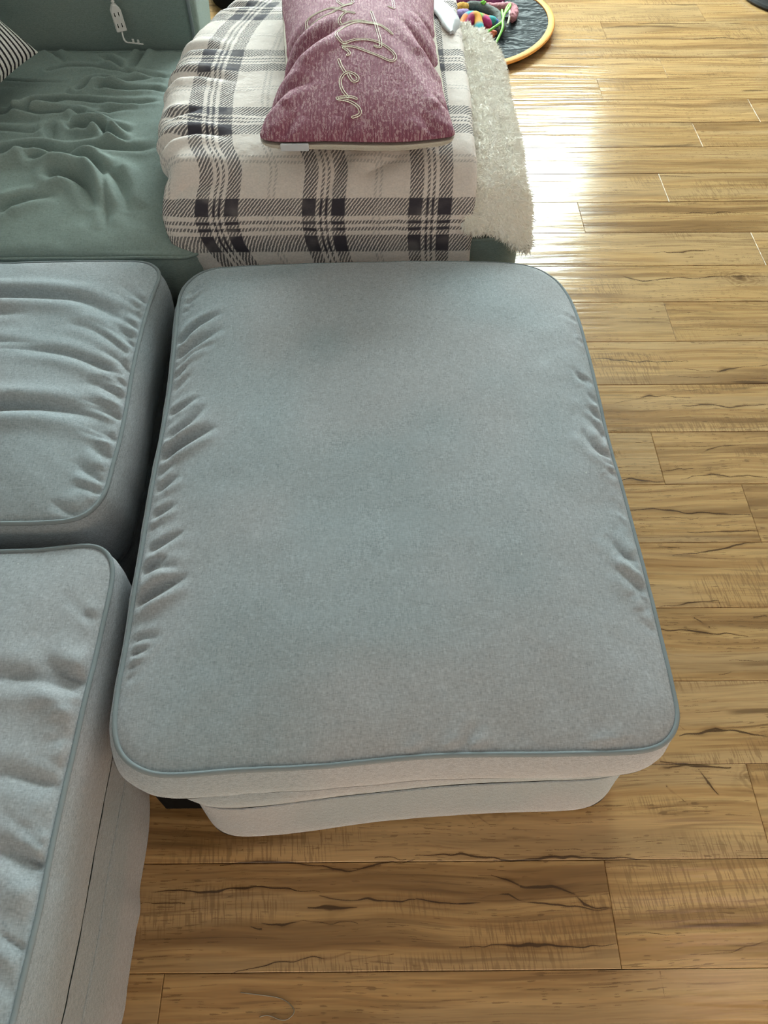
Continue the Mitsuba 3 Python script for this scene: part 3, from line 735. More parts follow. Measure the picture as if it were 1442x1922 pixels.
def sheet(prof, xl, xr, R0, R1, nu, nv, left_drop=1.0, seed=2, lump=.005, size=.07, strokes=(), amp=1.0, fine=0.0, dip=None, belly=None):
    """a folded blanket as one closed roll of cloth: prof = [(y, z), ...] from the back over the front edge; xl(y), xr(y) = outlines; R0, R1 = radii of the left and right folds.
    returns mesh and uv (metres on the cloth)"""
    pr = spline(prof, nv)
    arc = np.concatenate([[0], np.cumsum(np.linalg.norm(np.diff(pr, axis=0), axis=1))])
    wide = .62
    a0, a1 = np.pi * R0, np.pi * R1
    a = np.concatenate([np.linspace(0, a0, 26)[:-1], np.linspace(a0, a0 + wide, nu), np.linspace(a0 + wide, a0 + wide + a1, 18)[1:]])
    th0, th1 = np.clip(a / R0, 0, np.pi), np.clip((a - a0 - wide) / R1, 0, np.pi)
    off_l = np.where(a < a0, R0 - R0 * np.sin(th0), R0 + 0 * a)
    flat = np.clip(a - a0, 0, wide) / wide
    off_r = np.where(a > a0 + wide, R1 - R1 * np.sin(th1), R1 + 0 * a)
    dz = np.where(a < a0, -R0 - R0 * np.cos(th0), 0) + np.where(a > a0 + wide, -R1 + R1 * np.cos(th1), 0)
    tg = np.gradient(pr, axis=0)
    tg /= np.linalg.norm(tg, axis=1, keepdims=True)
    nin = np.column_stack([-tg[:, 1], tg[:, 0]])                 # across the profile
    thin = left_drop * (1 - .62 * np.clip((pr[:, 1:].max() - .02 - pr[:, 1:]) / .07, 0, 1))      # the folded-down front is thinner
    nin *= np.sign(nin[len(pr) // 2, 1])
    Y = pr[:, :1] + nin[:, :1] * dz[None, :] * thin
    Z = pr[:, 1:] + nin[:, 1:] * dz[None, :] * thin
    L, Rr = xl(pr[:, 0])[:, None], xr(pr[:, 0])[:, None]
    mid0, mid1 = L + R0, Rr - R1
    X = np.where(a[None] < a0, L + off_l[None], np.where(a[None] > a0 + wide, Rr - off_r[None], mid0 + (mid1 - mid0) * flat[None]))
    xy = np.column_stack([X.ravel(), Y.ravel()])
    v = np.column_stack([X.ravel(), Y.ravel(), Z.ravel()])
    top = ((a >= a0 * .6) & (a <= a0 + wide + a1 * .6))[None, :] * np.ones_like(X)
    h = lumps(v, size, lump, seed) + lumps(v, size * .4, lump * .35, seed + 1)
    if fine:
        h = h + (meshkit.fbm(v / .011, 2, seed + 2) - .5) * 2 * fine
    if len(strokes):
        h = h + folds(xy, strokes, amp) * top.ravel()
    m, k = len(pr), len(a)
    ii, jj = np.meshgrid(np.arange(m - 1), np.arange(k - 1), indexing='ij')
    q = np.stack([ii * k + jj, ii * k + jj + 1, (ii + 1) * k + jj + 1, (ii + 1) * k + jj], -1).reshape(-1, 4)
    f = np.vstack([q[:, [0, 1, 2]], q[:, [0, 2, 3]]])
    _, _, nn = meshkit.arrays((v, f), True)
    if nn[(m // 3) * k + k // 2, 2] < 0:
        f = f[:, ::-1]
        nn = -nn
    v = v + nn * h[:, None]
    if dip is not None:
        v = dip(v)
    U = np.repeat((L + R0) * 0 + (a - a0)[None, :], 1, 0) * np.ones_like(X)
    V = np.repeat(arc[:, None], k, 1)
    # close the two long edges into the belly of the roll: a flat underside
    b0 = v.reshape(m, k, 3)
    under = []
    for t in np.linspace(0, 1, 8)[1:-1]:
        under.append(b0[:, -1] * (1 - t) + b0[:, 0] * t)
    under = np.stack(under, 1)
    if belly is not None:                       # it lies on what is below
        lie = np.clip((under[..., 1] - 1.40) / .03, 0, 1)
        under[..., 2] = np.maximum(under[..., 2], belly * lie + under[..., 2] * (1 - lie))
    v2 = np.concatenate([b0, under], 1)
    K = v2.shape[1]
    U2 = np.concatenate([U, np.repeat(U[:, -1:], 6, 1)], 1)
    V2 = np.concatenate([V, np.repeat(V[:, -1:], 6, 1)], 1)
    ii, jj = np.meshgrid(np.arange(m - 1), np.arange(K), indexing='ij')
    j2 = (jj + 1) % K
    q = np.stack([ii * K + jj, ii * K + j2, (ii + 1) * K + j2, (ii + 1) * K + jj], -1).reshape(-1, 4)
    f = np.vstack([q[:, [0, 1, 2]], q[:, [0, 2, 3]]])
    vv = v2.reshape(-1, 3)
    uv = np.column_stack([U2.ravel(), V2.ravel()])
    for row in (0, m - 1):                      # end caps
        c = v2[row].mean(0)
        vv = np.vstack([vv, c])
        uv = np.vstack([uv, uv[row * K:(row + 1) * K].mean(0)])
        j = np.arange(K)
        f = np.vstack([f, np.stack([j * 0 + len(vv) - 1, row * K + j, row * K + (j + 1) % K], 1) if row else np.stack([j * 0 + len(vv) - 1, row * K + (j + 1) % K, row * K + j], 1)])
    mesh = trimesh.Trimesh(vv, f, process=False)
    if mesh.volume < 0:
        mesh.invert()
    return mesh, uv


def curve(*pts):
    from scipy.interpolate import PchipInterpolator
    p = np.array(sorted(pts))
    g = PchipInterpolator(p[:, 0], p[:, 1])
    return lambda y: g(np.clip(y, p[0, 0], p[-1, 0]))


# cream sherpa blanket, folded on the ottoman, one corner drooping over the front
def sherpa_dip(v):
    v = v.copy()
    v[:, 1] += .045 * np.clip((.17 - v[:, 0]) / .05, 0, 1) * np.clip((1.50 - v[:, 1]) / .1, 0, 1)      # set back under the plaid
    w = np.clip((v[:, 0] - .225) / .05, 0, 1) * np.clip((1.42 - v[:, 1]) / .08, 0, 1)
    v = v.copy()
    v[:, 2] -= .022 * w
    v[:, 1] -= .012 * w
    s = np.clip((v[:, 0] - .235) / .07, 0, 1)          # the right side hangs a little over the edge
    v[:, 2] -= .03 * s ** 2
    return v


sh, suv = sheet([(2.235, .470), (2.22, .492), (2.15, .505), (1.9, .505), (1.6, .505), (1.43, .497), (1.385, .480), (1.352, .450), (1.340, .432), (1.352, .424), (1.40, .424)],
                lambda y: y * 0 - .22, curve((1.30, .287), (1.35, .306), (1.40, .308), (1.47, .300), (1.585, .303), (1.75, .306), (1.86, .302), (1.93, .311), (1.98, .309), (2.02, .288), (2.06, .252), (2.10, .215), (2.14, .18), (2.25, .10)),
                .03, .032, 170, 300, seed=81, lump=.006, size=.08, fine=.0035, dip=sherpa_dip, belly=.452,
                strokes=[(6, 9, [.232, 2.12, .245, 1.9, .27, 1.7, .285, 1.5]), (5, 9, [.255, 1.62, .25, 1.45, .235, 1.36]), (4, 10, [.20, 2.16, .215, 1.95, .225, 1.7, .225, 1.4])])
sherpa = tag('sherpa_blanket', 'cream shaggy fleece blanket folded beneath the plaid blanket, its right side uncovered', 'blanket')
obj(sherpa + '__cloth', sh, 'sherpa_fleece')

# its shag: short bent tufts on the part in view
tris = sh.triangles_center
sel = np.nonzero((tris[:, 0] > .165) & (tris[:, 1] > 1.325) & (tris[:, 1] < 2.2) & (tris[:, 2] > .37))[0]
area = sh.area_faces[sel]
pick = sel[np.searchsorted(np.cumsum(area) / area.sum(), rng.random(26000))]
bc = rng.dirichlet([1, 1, 1], len(pick))
base = (sh.triangles[pick] * bc[:, :, None]).sum(1)
nn = sh.face_normals[pick]
lean = rng.normal(0, .6, (len(pick), 3)) + np.array([.1, -.45, -.3])
dirn = nn * .7 + lean * .8
dirn /= np.linalg.norm(dirn, axis=1, keepdims=True)
ln = rng.uniform(.006, .0125, len(pick))[:, None]
side = np.cross(dirn, rng.normal(0, 1, (len(pick), 3)))
side /= np.linalg.norm(side, axis=1, keepdims=True)
oth = np.cross(dirn, side)
wd = rng.uniform(.0009, .0017, len(pick))[:, None]
midp = base + dirn * ln * .55 + side * wd
tip = base + dirn * ln + lean * ln * .25
tv = np.stack([base + side * wd - dirn * .002, base - side * wd * .6 + oth * wd - dirn * .002, base - side * wd * .6 - oth * wd - dirn * .002, midp, tip], 1).reshape(-1, 3)
k5 = np.arange(len(pick))[:, None] * 5
tf = np.concatenate([k5 + np.array(t) for t in ((0, 1, 3), (1, 2, 3), (2, 0, 3), (1, 2, 4), (3, 1, 4), (2, 3, 4))])
tag(obj(sherpa + '__shag', trimesh.Trimesh(tv, tf, process=False), 'shag', False), kind='stuff')

# plaid blanket
pl_strokes = [(9, 12, [-.45, 1.72, -.38, 1.735, -.30, 1.70]), (8, 10, [-.43, 1.47, -.36, 1.50, -.29, 1.485]), (7, 10, [-.42, 1.56, -.36, 1.59]), (10, 14, [-.40, 1.375, -.34, 1.385, -.24, 1.37]),
              (7, 12, [-.40, 2.06, -.34, 2.08, -.28, 2.07]), (6, 12, [-.44, 1.85, -.39, 1.86, -.33, 1.84]), (6, 14, [-.10, 1.37, -.06, 1.44]), (5, 12, [-.02, 1.40, .05, 1.43])]
pm, puv = sheet([(2.42, .50), (2.40, .535), (2.30, .548), (2.1, .55), (1.9, .55), (1.7, .55), (1.5, .548), (1.425, .538), (1.385, .510), (1.356, .465), (1.338, .420), (1.326, .385), (1.318, .350), (1.312, .310), (1.307, .265)],
                curve((1.30, -.29), (1.307, -.30), (1.312, -.335), (1.318, -.370), (1.326, -.400), (1.337, -.419), (1.352, -.427), (1.375, -.420), (1.40, -.412), (1.46, -.438), (1.56, -.452), (1.66, -.460), (1.82, -.456), (1.93, -.442), (2.02, -.41), (2.11, -.372), (2.2, -.325), (2.42, -.24)),
                curve((1.30, .180), (1.34, .186), (1.37, .190), (1.48, .192), (1.86, .195), (2.2, .192), (2.42, .19)), .045, .016, 210, 420, left_drop=1.0, seed=91, lump=.0045, size=.075, strokes=pl_strokes, amp=.8, belly=.515)
pv = puv.copy()
pv[:, 0] -= .0295
pv[:, 1] -= .103
plaid_key = tag('plaid_blanket', 'cream and charcoal plaid fleece blanket folded on top of the shaggy one', 'blanket')
obj(plaid_key + '__cloth', pm, 'plaid_fleece', True, uv=pv)


# lumbar pillow lying on the plaid blanket
LUM = smooth_closed(spline([(-.218, 1.975), (-.204, 1.813), (-.194, 1.715), (-.187, 1.622), (-.191, 1.568), (-.200, 1.485), (-.210, 1.417), (-.216, 1.375), (-.213, 1.360), (-.200, 1.352), (-.160, 1.348), (-.105, 1.350),
                             (-.03, 1.347), (.047, 1.347), (.100, 1.355), (.128, 1.362), (.138, 1.369), (.138, 1.385), (.135, 1.423), (.131, 1.482), (.129, 1.543), (.126, 1.641), (.125, 1.735), (.124, 1.81),
                             (.127, 1.971), (.135, 2.06), (.133, 2.08), (.10, 2.085), (-.05, 2.09), (-.19, 2.09), (-.222, 2.085), (-.226, 2.06)], 640, True), 4)
lz = .606 + .012 * np.cos((LUM[:, 1] - 1.35) * 9) - .006
LUM_FOLDS = [(11, 17, [-.192, 1.552, -.143, 1.60, -.094, 1.64, -.058, 1.675]), (9, 15, [.122, 1.615, .086, 1.665, .050, 1.71]), (5, 12, [-.20, 1.44, -.165, 1.47, -.12, 1.475]), (4, 12, [.13, 1.45, .10, 1.47]),
             (4, 14, [-.19, 1.66, -.14, 1.69, -.10, 1.71]), (4, 12, [.12, 1.76, .08, 1.79]), (4, 9, [-.17, 1.355, -.15, 1.40]), (4, 9, [.10, 1.362, .08, 1.40]), (3, 9, [-.06, 1.35, -.05, 1.385])]
top = cushion(LUM, lz, .078, 2.4, 1.35, [(.001, .0015), (-.004, .002)], LUM_FOLDS, rings=110, seed=101, lump=.003)
bot = cushion(LUM, 0, .074, 2.2, 1.5, [(-.001, 0), (-.006, .001)], [], rings=50, seed=102, lump=.003)
bot = trimesh.Trimesh(np.column_stack([bot.vertices[:, :2], .604 - bot.vertices[:, 2]]), bot.faces[:, ::-1], process=False)
bot.vertices[:, 1] -= .016 * np.clip((.604 - bot.vertices[:, 2]) / .03, 0, 1) * np.clip((1.5 - bot.vertices[:, 1]) / .1, 0, 1)      # the filling bulges at the near end
bot.vertices[:, 2] = np.maximum(bot.vertices[:, 2], .553)


def knit(p, n, uv):
    f = noise(p.x * 520, p.y * 150, 2.0)
    z = noise(p.x * 900, p.y * 520 + dr.abs(dr.sin(p.x * 420)) * 2.0, 5.0)
    fleck = smoothstep(.50, .68, .55 * f + .45 * z)
    row = .5 + .5 * dr.sin(p.x * 980)
    c = mix((.205, .062, .098), (.275, .098, .142), row)
    return mix(c, (.52, .33, .36), fleck * (.55 + .35 * noise(p.x * 24, p.y * 9, 3.0)))


def knit_relief(p, n, uv):
    return .6 * noise(p.x * 480, p.y * 200, p.z * 200) + .4 * noise(p.x * 900, p.y * 600, p.z * 600)


def herring(p, n, uv):
    zig = dr.abs(p.x * 34 - dr.floor(p.x * 34) - .5)
    t = (p.y * 1.0 - p.z * 1.0) * 420 + zig * 7
    return mix((.46, .40, .33), (.62, .56, .48), smoothstep(.3, .6, dr.abs(t - dr.floor(t) - .5) * 2) * .7 + .3 * noise(p.x * 500, p.y * 500, p.z * 500))


scene['mauve_knit'] = twosided(bump(principled(mikit.proc(knit), .85, specular=.2, sheen=.8, sheen_tint=.2), knit_relief, .0012, 7e-4))
scene['beige_herringbone'] = twosided(principled(mikit.proc(herring), .85, specular=.2, sheen=.3))
plain('cream_thread', (.90, .87, .72), .55, sheen=.4)
lum = tag('lumbar_pillow', 'mauve knitted lumbar pillow with cream script stitching, lying on the plaid blanket', 'pillow')
obj(lum + '__cover', top, 'mauve_knit')
obj(lum + '__backing', fix(bot), 'beige_herringbone')
lab = box(-.177, -.126, 1.341, 1.345, .597, .610, .001)
tag(obj(lum + '__sewn_label', lab, 'satin', False), label='small white sewn-in label')
from scipy.spatial import cKDTree
tv_ = np.array(top.vertices)[:640 * 110]
tree_ = cKDTree(tv_[:, :2])


def on_pillow(xy):
    d, i = tree_.query(xy, k=5)
    w = 1 / (d + 1e-4)
    return (tv_[i, 2] * w).sum(1) / w.sum(1)


STITCH = [[0.03, 1.86, 0.031, 1.783, 0.033, 1.755, 0.031, 1.742, 0.022, 1.744],
          [-0.068, 1.86, -0.068, 1.782, -0.079, 1.77, -0.081, 1.759, -0.075, 1.745, -0.068, 1.736, -0.051, 1.745, -0.053, 1.759, -0.061, 1.771, -0.073, 1.775],
          [-0.053, 1.738, -0.07, 1.73, -0.095, 1.706, -0.112, 1.695, -0.128, 1.682, -0.138, 1.68, -0.143, 1.695, -0.142, 1.715, -0.123, 1.726, -0.099, 1.732, -0.08, 1.721, -0.064, 1.705],
          [-0.046, 1.694, -0.06, 1.701, -0.072, 1.686, -0.076, 1.669, -0.069, 1.658, -0.055, 1.66, -0.036, 1.661, -0.019, 1.655, 0.005, 1.647, 0.028, 1.626],
          [-0.013, 1.7, -0.004, 1.647, 0.002, 1.61, 0.005, 1.586, 0.003, 1.572, -0.006, 1.574],
          [0.028, 1.626, 0.005, 1.646, -0.017, 1.651, -0.036, 1.654, -0.055, 1.645, -0.068, 1.631, -0.077, 1.615, -0.08, 1.601, -0.074, 1.587, -0.065, 1.578, -0.054, 1.584, -0.034, 1.591, -0.01, 1.59, 0.009, 1.581,
           0.027, 1.562, 0.033, 1.546, 0.026, 1.534, 0.005, 1.542, -0.022, 1.556, -0.046, 1.568, -0.067, 1.57],
          [-0.066, 1.565, -0.058, 1.557, -0.054, 1.547, -0.058, 1.543], [-0.074, 1.532, -0.069, 1.513, -0.062, 1.497],
          [-0.056, 1.492, -0.051, 1.479, -0.045, 1.472, -0.039, 1.474, -0.038, 1.482, -0.046, 1.492, -0.056, 1.496, -0.065, 1.489, -0.07, 1.47, -0.064, 1.447, -0.055, 1.432],
          [-0.04, 1.428, -0.055, 1.434, -0.075, 1.431, -0.061, 1.426, -0.046, 1.418, -0.035, 1.405, -0.034, 1.393, -0.047, 1.387]]
for s in STITCH:
    c = spline(np.array(s).reshape(-1, 2), 14 * len(s))
    t = np.gradient(c, axis=0)
    t /= np.linalg.norm(t, axis=1, keepdims=True) + 1e-9
    nr = np.column_stack([-t[:, 1], t[:, 0]])
    loop = np.vstack([c + nr * .0021, c[-1:] + t[-1:] * .002, (c - nr * .0021)[::-1], c[:1] - t[:1] * .002])
    obj(lum + '__stitching', fix(tube(np.column_stack([loop, on_pillow(loop) + .0007]), .00085, 5, True)), 'cream_thread')

# white satin hem showing past the pillow, part of the plaid blanket
hs = spline([(.118, 2.13), (.150, 2.105), (.178, 2.06), (.194, 1.985), (.194, 1.935)], 40)
ha = np.arange(16) * 2 * np.pi / 16
hk = np.clip(np.minimum(np.arange(40), 39 - np.arange(40)) / 9, .12, 1) ** .5
hm = np.array([np.column_stack([x - .022 - .024 * k * np.cos(ha), y - .020 - .020 * k * np.cos(ha), .556 + .009 * k * np.sin(ha) - .010 * np.clip(np.cos(ha + np.pi), 0, 1)]) for (x, y), k in zip(hs, hk)])
hv, hf = bridge(list(hm), hm[0].mean(0), hm[-1].mean(0))
obj(plaid_key + '__hem', fix((hv, hf)), 'satin')


# square pillow with narrow stripes, leaning at the far left of the sofa
def stripes(p, n, uv):
    t = uv.x / .0162
    t = t - dr.floor(t)
    m = smoothstep(.53, .59, t) * (1 - smoothstep(.94, 1.0, t))
    return mix((.78, .74, .71), (.020, .018, .022), m) * (.92 + .12 * noise(p.x * 600, p.y * 600, p.z * 600))


scene['striped_cotton'] = twosided(principled(mikit.proc(stripes), .8, specular=.2, sheen=.3))
g = np.linspace(-1, 1, 90)
gu, gv = np.meshgrid(g, g, indexing='ij')
A_, n_ = .205, 90
def face(sign):
    h = .072 * ((1 - gu ** 2) * (1 - gv ** 2)) ** .5
    x, y = A_ * gu * (1 - .075 * (1 - gv ** 2) * gu ** 2), A_ * gv * (1 - .075 * (1 - gu ** 2) * gv ** 2)
    return np.stack([x, y, sign * (h + .0006)], -1).reshape(-1, 3)
fv = np.vstack([face(1), face(-1)])
ii, jj = np.meshgrid(np.arange(89), np.arange(89), indexing='ij')
q = np.stack([ii * 90 + jj, (ii + 1) * 90 + jj, (ii + 1) * 90 + jj + 1, ii * 90 + jj + 1], -1).reshape(-1, 4)
ff = np.vstack([q[:, [0, 1, 2]], q[:, [0, 2, 3]]])
edge = [(k, 0) for k in range(89)] + [(89, k) for k in range(89)] + [(k, 89) for k in range(89, 0, -1)] + [(0, k) for k in range(89, 0, -1)]
ei = np.array([a * 90 + b for a, b in edge])
ej = np.roll(ei, -1)
ff = np.vstack([ff, ff[:, ::-1] + 8100, np.stack([ei, ei + 8100, ej], 1), np.stack([ej, ei + 8100, ej + 8100], 1)])
suv2 = fv[:, :2] + .3
e1, e2 = np.array([-.23, -.97, -.05]), np.array([-.74, .14, .66])
e1 /= np.linalg.norm(e1)
e2 -= e1 * (e1 @ e2)
e2 /= np.linalg.norm(e2)
e3 = np.cross(e1, e2)
if e3[2] < 0:
    e3 = -e3
org = np.array([-.806, 1.955, .500]) + (e1 + e2) * A_
wv = org + fv[:, :1] * e1 + fv[:, 1:2] * e2 + fv[:, 2:] * e3
sp = trimesh.Trimesh(wv, ff, process=False)
if sp.volume < 0:
    sp.invert()
st = tag('striped_pillow', 'white pillow with narrow black stripes, leaning on the sofa seat', 'pillow')
obj(st + '__cover', sp, 'striped_cotton', True, uv=suv2)

# extension cord hanging down the backrest
plain('cord_white', (.74, .70, .69), .4)
plain('slot_black', (.01, .01, .01), .8)
ec = tag('extension_cord', 'white extension cord with slotted outlets and a strap cap, hanging down the sofa backrest', 'extension cord')
cb = np.array([-.650, 2.128, .507])                                  # middle of the block
ax = np.array([-.10, .12, .99]); ax /= np.linalg.norm(ax)             # up the block
ay = np.array([.90, .38, .08]); ay -= ax * (ax @ ay); ay /= np.linalg.norm(ay)   # across its slotted face
az = np.cross(ay, ax)
if az[1] > 0:
    az = -az                                                         # out of the slotted face


def put(v):
    return cb + v[:, :1] * ay + v[:, 1:2] * ax + v[:, 2:] * az


def block(pts, z0, z1, c=.0016):
    """outline in the face's plane, thick from z0 to z1, edges rounded by c"""
    from shapely.geometry import Polygon
    p = Polygon(pts)
    lay = [(p.buffer(-c), z0), (p, z0 + c), (p, z1 - c), (p.buffer(-c), z1)]
    V = np.vstack([np.column_stack([np.array(a.exterior.coords)[:-1], np.full(len(a.exterior.coords) - 1, z)]) for a, z in lay])
    return trimesh.convex.convex_hull(put(V))


obj(ec + '__block', block([(-.0125, -.032), (.0125, -.032), (.0125, .014), (.005, .026), (-.005, .026), (-.0125, .014)], -.016, .008), 'cord_white', 25)
for x, y in ((-.006, .006), (.004, .006), (-.006, -.018), (.004, -.018)):
    s = block([(x - .0011, y - .0045), (x + .0011, y - .0045), (x + .0011, y + .0045), (x - .0011, y + .0045)], .0075, .0086, .0003)
    obj(ec + '__block__slot', s, 'slot_black', False)
r_ = put(np.column_stack([np.zeros(60), np.linspace(.024, .050, 60), np.full(60, -.004)]))
obj(ec + '__strain_relief', fix(tube(r_, .0042 + .0008 * np.sign(np.sin(np.linspace(0, 26, 60))) - np.linspace(0, .0012, 60), 12)), 'cord_white', 40)
cc = spline([put(np.array([[0, .046, -.004]]))[0], (-.652, 2.139, .58), (-.655, 2.142, .66), (-.648, 2.146, .76), (-.64, 2.150, .85), (-.64, 2.19, .888), (-.645, 2.30, .887), (-.645, 2.43, .86), (-.65, 2.46, .6), (-.65, 2.47, .2), (-.66, 2.52, .008), (-.9, 2.7, .006)], 160)
obj(ec + '__cord', fix(tube(cc, .0031, 8)), 'cord_white')
s0 = put(np.array([[.000, -.031, .002]]))[0]
sc = spline([s0, s0 + np.array([.003, -.012, -.010]), s0 + np.array([.010, -.022, -.017]), s0 + np.array([.022, -.026, -.0175]), s0 + np.array([.055, -.034, -.018])], 40)
wd_ = np.array([.0, .0022, .0]) + np.array([.0012, 0, 0])
v0 = np.stack([sc - wd_, sc - wd_ + [0, 0, .0012], sc + wd_ + [0, 0, .0012], sc + wd_], 1)
obj(ec + '__strap', fix(bridge(list(v0), v0[0].mean(0), v0[-1].mean(0))), 'cord_white', 30)
for k in (26, 33):
    c = sc[k]
    obj(ec + '__strap__plug', fix(trimesh.creation.box(extents=(.0046, .003, .009), transform=trimesh.transformations.translation_matrix(c + [0, 0, .005]))), 'cord_white', False)

# round black cloth hoop with an orange rim on the floor, beyond the blankets
plain('orange_webbing', (.78, .33, .075), .65, sheen=.4)


def crinkle(p, n, uv):
    a = noise(p.x * 14, p.y * 30 + p.x * 12, 3.0)
    b = noise(p.x * 46 + 5, p.y * 80, 4.0)
    return .6 * dr.abs(a - .5) * 2 + .4 * dr.abs(b - .5) * 2


scene['black_nylon'] = twosided(bump(principled(rgb(.017, .022, .025), .36, specular=.14), crinkle, .006, 2e-3))
HC, HR = np.array([.300, 3.285]), .372
t_ = np.arange(160) * 2 * np.pi / 160
hoop = tag('cloth_hoop', 'round black nylon cloth with an orange bound rim, lying on the far floor', 'mat')
RIM = np.column_stack([HC[0] + HR * np.cos(t_) * (1 + .012 * np.sin(3 * t_)), HC[1] + HR * np.sin(t_) * (1 + .012 * np.sin(3 * t_))])
rr = outward(RIM)
rz = .030 + .006 * np.sin(2 * t_ + 1)
prof = [(-.013, .006), (-.013, -.002), (-.005, -.007), (.008, -.006), (.013, .0), (.010, .006), (-.002, .009)]
rings_ = [np.column_stack([RIM + rr * o, rz + d]) for o, d in prof]
obj(hoop + '__rim', fix(bridge(rings_ + [rings_[0]])), 'orange_webbing')
rings_ = []
for r in np.linspace(0, 1, 42)[1:]:
    qx = HC + (RIM - HC) * r * .972
    z = .012 + (rz - .010) * r ** 3 + lumps(qx, .06, .006, 7) * (1 - r ** 6)
    rings_.append(np.column_stack([qx, z]))
under_ = [a - [0, 0, .003] for a in rings_[::-1]]
obj(hoop + '__cloth', fix(bridge(rings_ + under_, [*HC, .013], [*HC, .009])), 'black_nylon')


# the cloth toys and strings heaped on it
def rope(c, r, n=60, tip=.35, sides=12, bumpy=0.0):
    p = spline(np.array(c, float).reshape(-1, 3), n)
    s = np.linspace(0, 1, n)
    rad = r * np.clip(np.minimum(s, 1 - s) / .10 + tip, 0, 1) ** .5
    if bumpy:
        rad = rad * (1 + bumpy * np.sin(s * 34))
    return p, fix(tube(p, rad, sides))


def xyz(flat, z):
    p = np.array(flat, float).reshape(-1, 2)
    z = np.broadcast_to(z, (len(p),))
    return np.column_stack([p, z])


def rainbow(p, n, uv):
    t = uv.x
    c = mi.Color3f(.05, .12, .38)
    for a, k in ((.08, (.62, .16, .04)), (.20, (.03, .30, .42)), (.29, (.16, .40, .05)), (.35, (.42, .03, .16)), (.50, (.30, .02, .10)), (.60, (.62, .27, .03)), (.70, (.04, .36, .44)), (.82, (.60, .12, .03)), (.92, (.03, .28, .30))):
        c = mix(c, k, smoothstep(a - .02, a + .02, t))
    return c * (.8 + .4 * noise(p.x * 400, p.y * 400, p.z * 400))


scene['rainbow_yarn'] = twosided(principled(mikit.proc(rainbow), .8, sheen=.5))
for k, c in enumerate((xyz([.280, 3.139, .311, 3.162, .333, 3.198, .359, 3.212, .386, 3.207, .411, 3.193, .428, 3.18], [.05, .06, .07, .075, .07, .06, .05]),
                       xyz([.318, 3.085, .340, 3.130, .362, 3.145, .373, 3.110, .377, 3.060], [.05, .085, .10, .085, .05]),
                       xyz([.365, 3.245, .400, 3.222, .432, 3.214, .462, 3.212], [.05, .06, .055, .04]))):
    pr_ = spline(c, 70)
    s_ = np.linspace(0, 1, 70)
    rad = .0165 * np.clip(np.minimum(s_, 1 - s_) / .12 + .25, 0, 1) ** .5 * (1 + .10 * np.sin(s_ * 17 + k))
    m = fix(tube(pr_, rad, 14))
    uv_ = np.zeros((len(m.vertices), 2))
    ids = np.concatenate([np.repeat(np.arange(70), 14), [0, 69]])
    uv_[:, 0] = (s_[ids] * (.45, .40, .35)[k] + (0, .42, .72)[k]) % 1.0
    if k == 0:
        toy = tag('knit_toy', 'rainbow striped stuffed knit toy in a loop on the black cloth', 'toy')
    obj(toy + '__limb', m, 'rainbow_yarn', True, uv=uv_)


def fuzzy(key, c):
    def fn(p, n, uv):
        return mi.Color3f(*c) * (.55 + .9 * fbm(p.x * 260, p.y * 260, p.z * 260, 2))
    scene[key] = twosided(principled(mikit.proc(fn), .9, sheen=.6))
    return key


def fuzz_mesh(c, r, seed, amp=.003):
    p, m = rope(c, r, 70, .3, 16)
    m.vertices += m.vertex_normals * ((meshkit.fbm(m.vertices / .008, 2, seed) - .5) * 2 * amp)[:, None]
    return m


def toy_rope(name, c, r, bsdf, label, cat, seed=1, amp=.003, group=None):
    return tag(obj(name, fuzz_mesh(c, r, seed, amp), bsdf), label, cat, group)


toy_rope('stuffed_rope', xyz([.34, 3.32, .378, 3.312, .404, 3.307, .434, 3.295, .460, 3.266, .470, 3.213, .468, 3.158], [.066, .07, .066, .06, .054, .050, .046]), .016, fuzzy('grey_fuzz', (.115, .125, .115)),
         'grey fuzzy stuffed rope curling round the rainbow toy', 'toy', 3)
toy_rope('cloth_ribbon', xyz([.405, 3.356, .449, 3.350, .491, 3.350, .519, 3.352, .533, 3.335, .528, 3.300, .515, 3.272], [.045, .05, .05, .05, .045, .04, .035]), .0155, fuzzy('pink_cloth', (.44, .185, .215)),
         'dusty pink cloth strip lying at the back of the toy heap', 'toy', 4, .004)
toy_rope('cloth_tail', xyz([.27, 3.245, .30, 3.249, .325, 3.262, .345, 3.285], [.05, .055, .055, .045]), .022, fuzzy('purple_fuzz', (.20, .13, .27)), 'purple fuzzy cloth piece beside the plaid blanket', 'toy', 5, .004)
toy_rope('plush_ball', xyz([.305, 3.300, .325, 3.303, .345, 3.308], [.06, .065, .06]), .019, fuzzy('yellow_fuzz', (.50, .25, .035)), 'mustard yellow plush lump in the toy heap', 'toy', 6, .004)
toy_rope('yarn_tuft', xyz([.398, 3.305, .405, 3.307, .412, 3.304], [.078, .082, .078]), .008, fuzzy('green_fuzz', (.16, .42, .05)), 'small bright green yarn tuft on the grey rope', 'toy', 7, .003)
toy_rope('cloth_scarf', xyz([.24, 3.350, .291, 3.358, .333, 3.368, .384, 3.380, .435, 3.392, .50, 3.418], [.05, .058, .06, .058, .052, .046]), .019, fuzzy('plum_cloth', (.17, .035, .105)), 'dark plum cloth behind the yellow lump', 'toy', 8, .004)
plain('lime_cord', (.24, .66, .10), .5, sheen=.4)
plain('pale_cord', (.66, .68, .52), .5)
plain('orange_cloth', (.56, .13, .06), .7, sheen=.4)
gs = tag('lime_string', 'bright lime green string, knotted and loose on the black cloth', 'string')
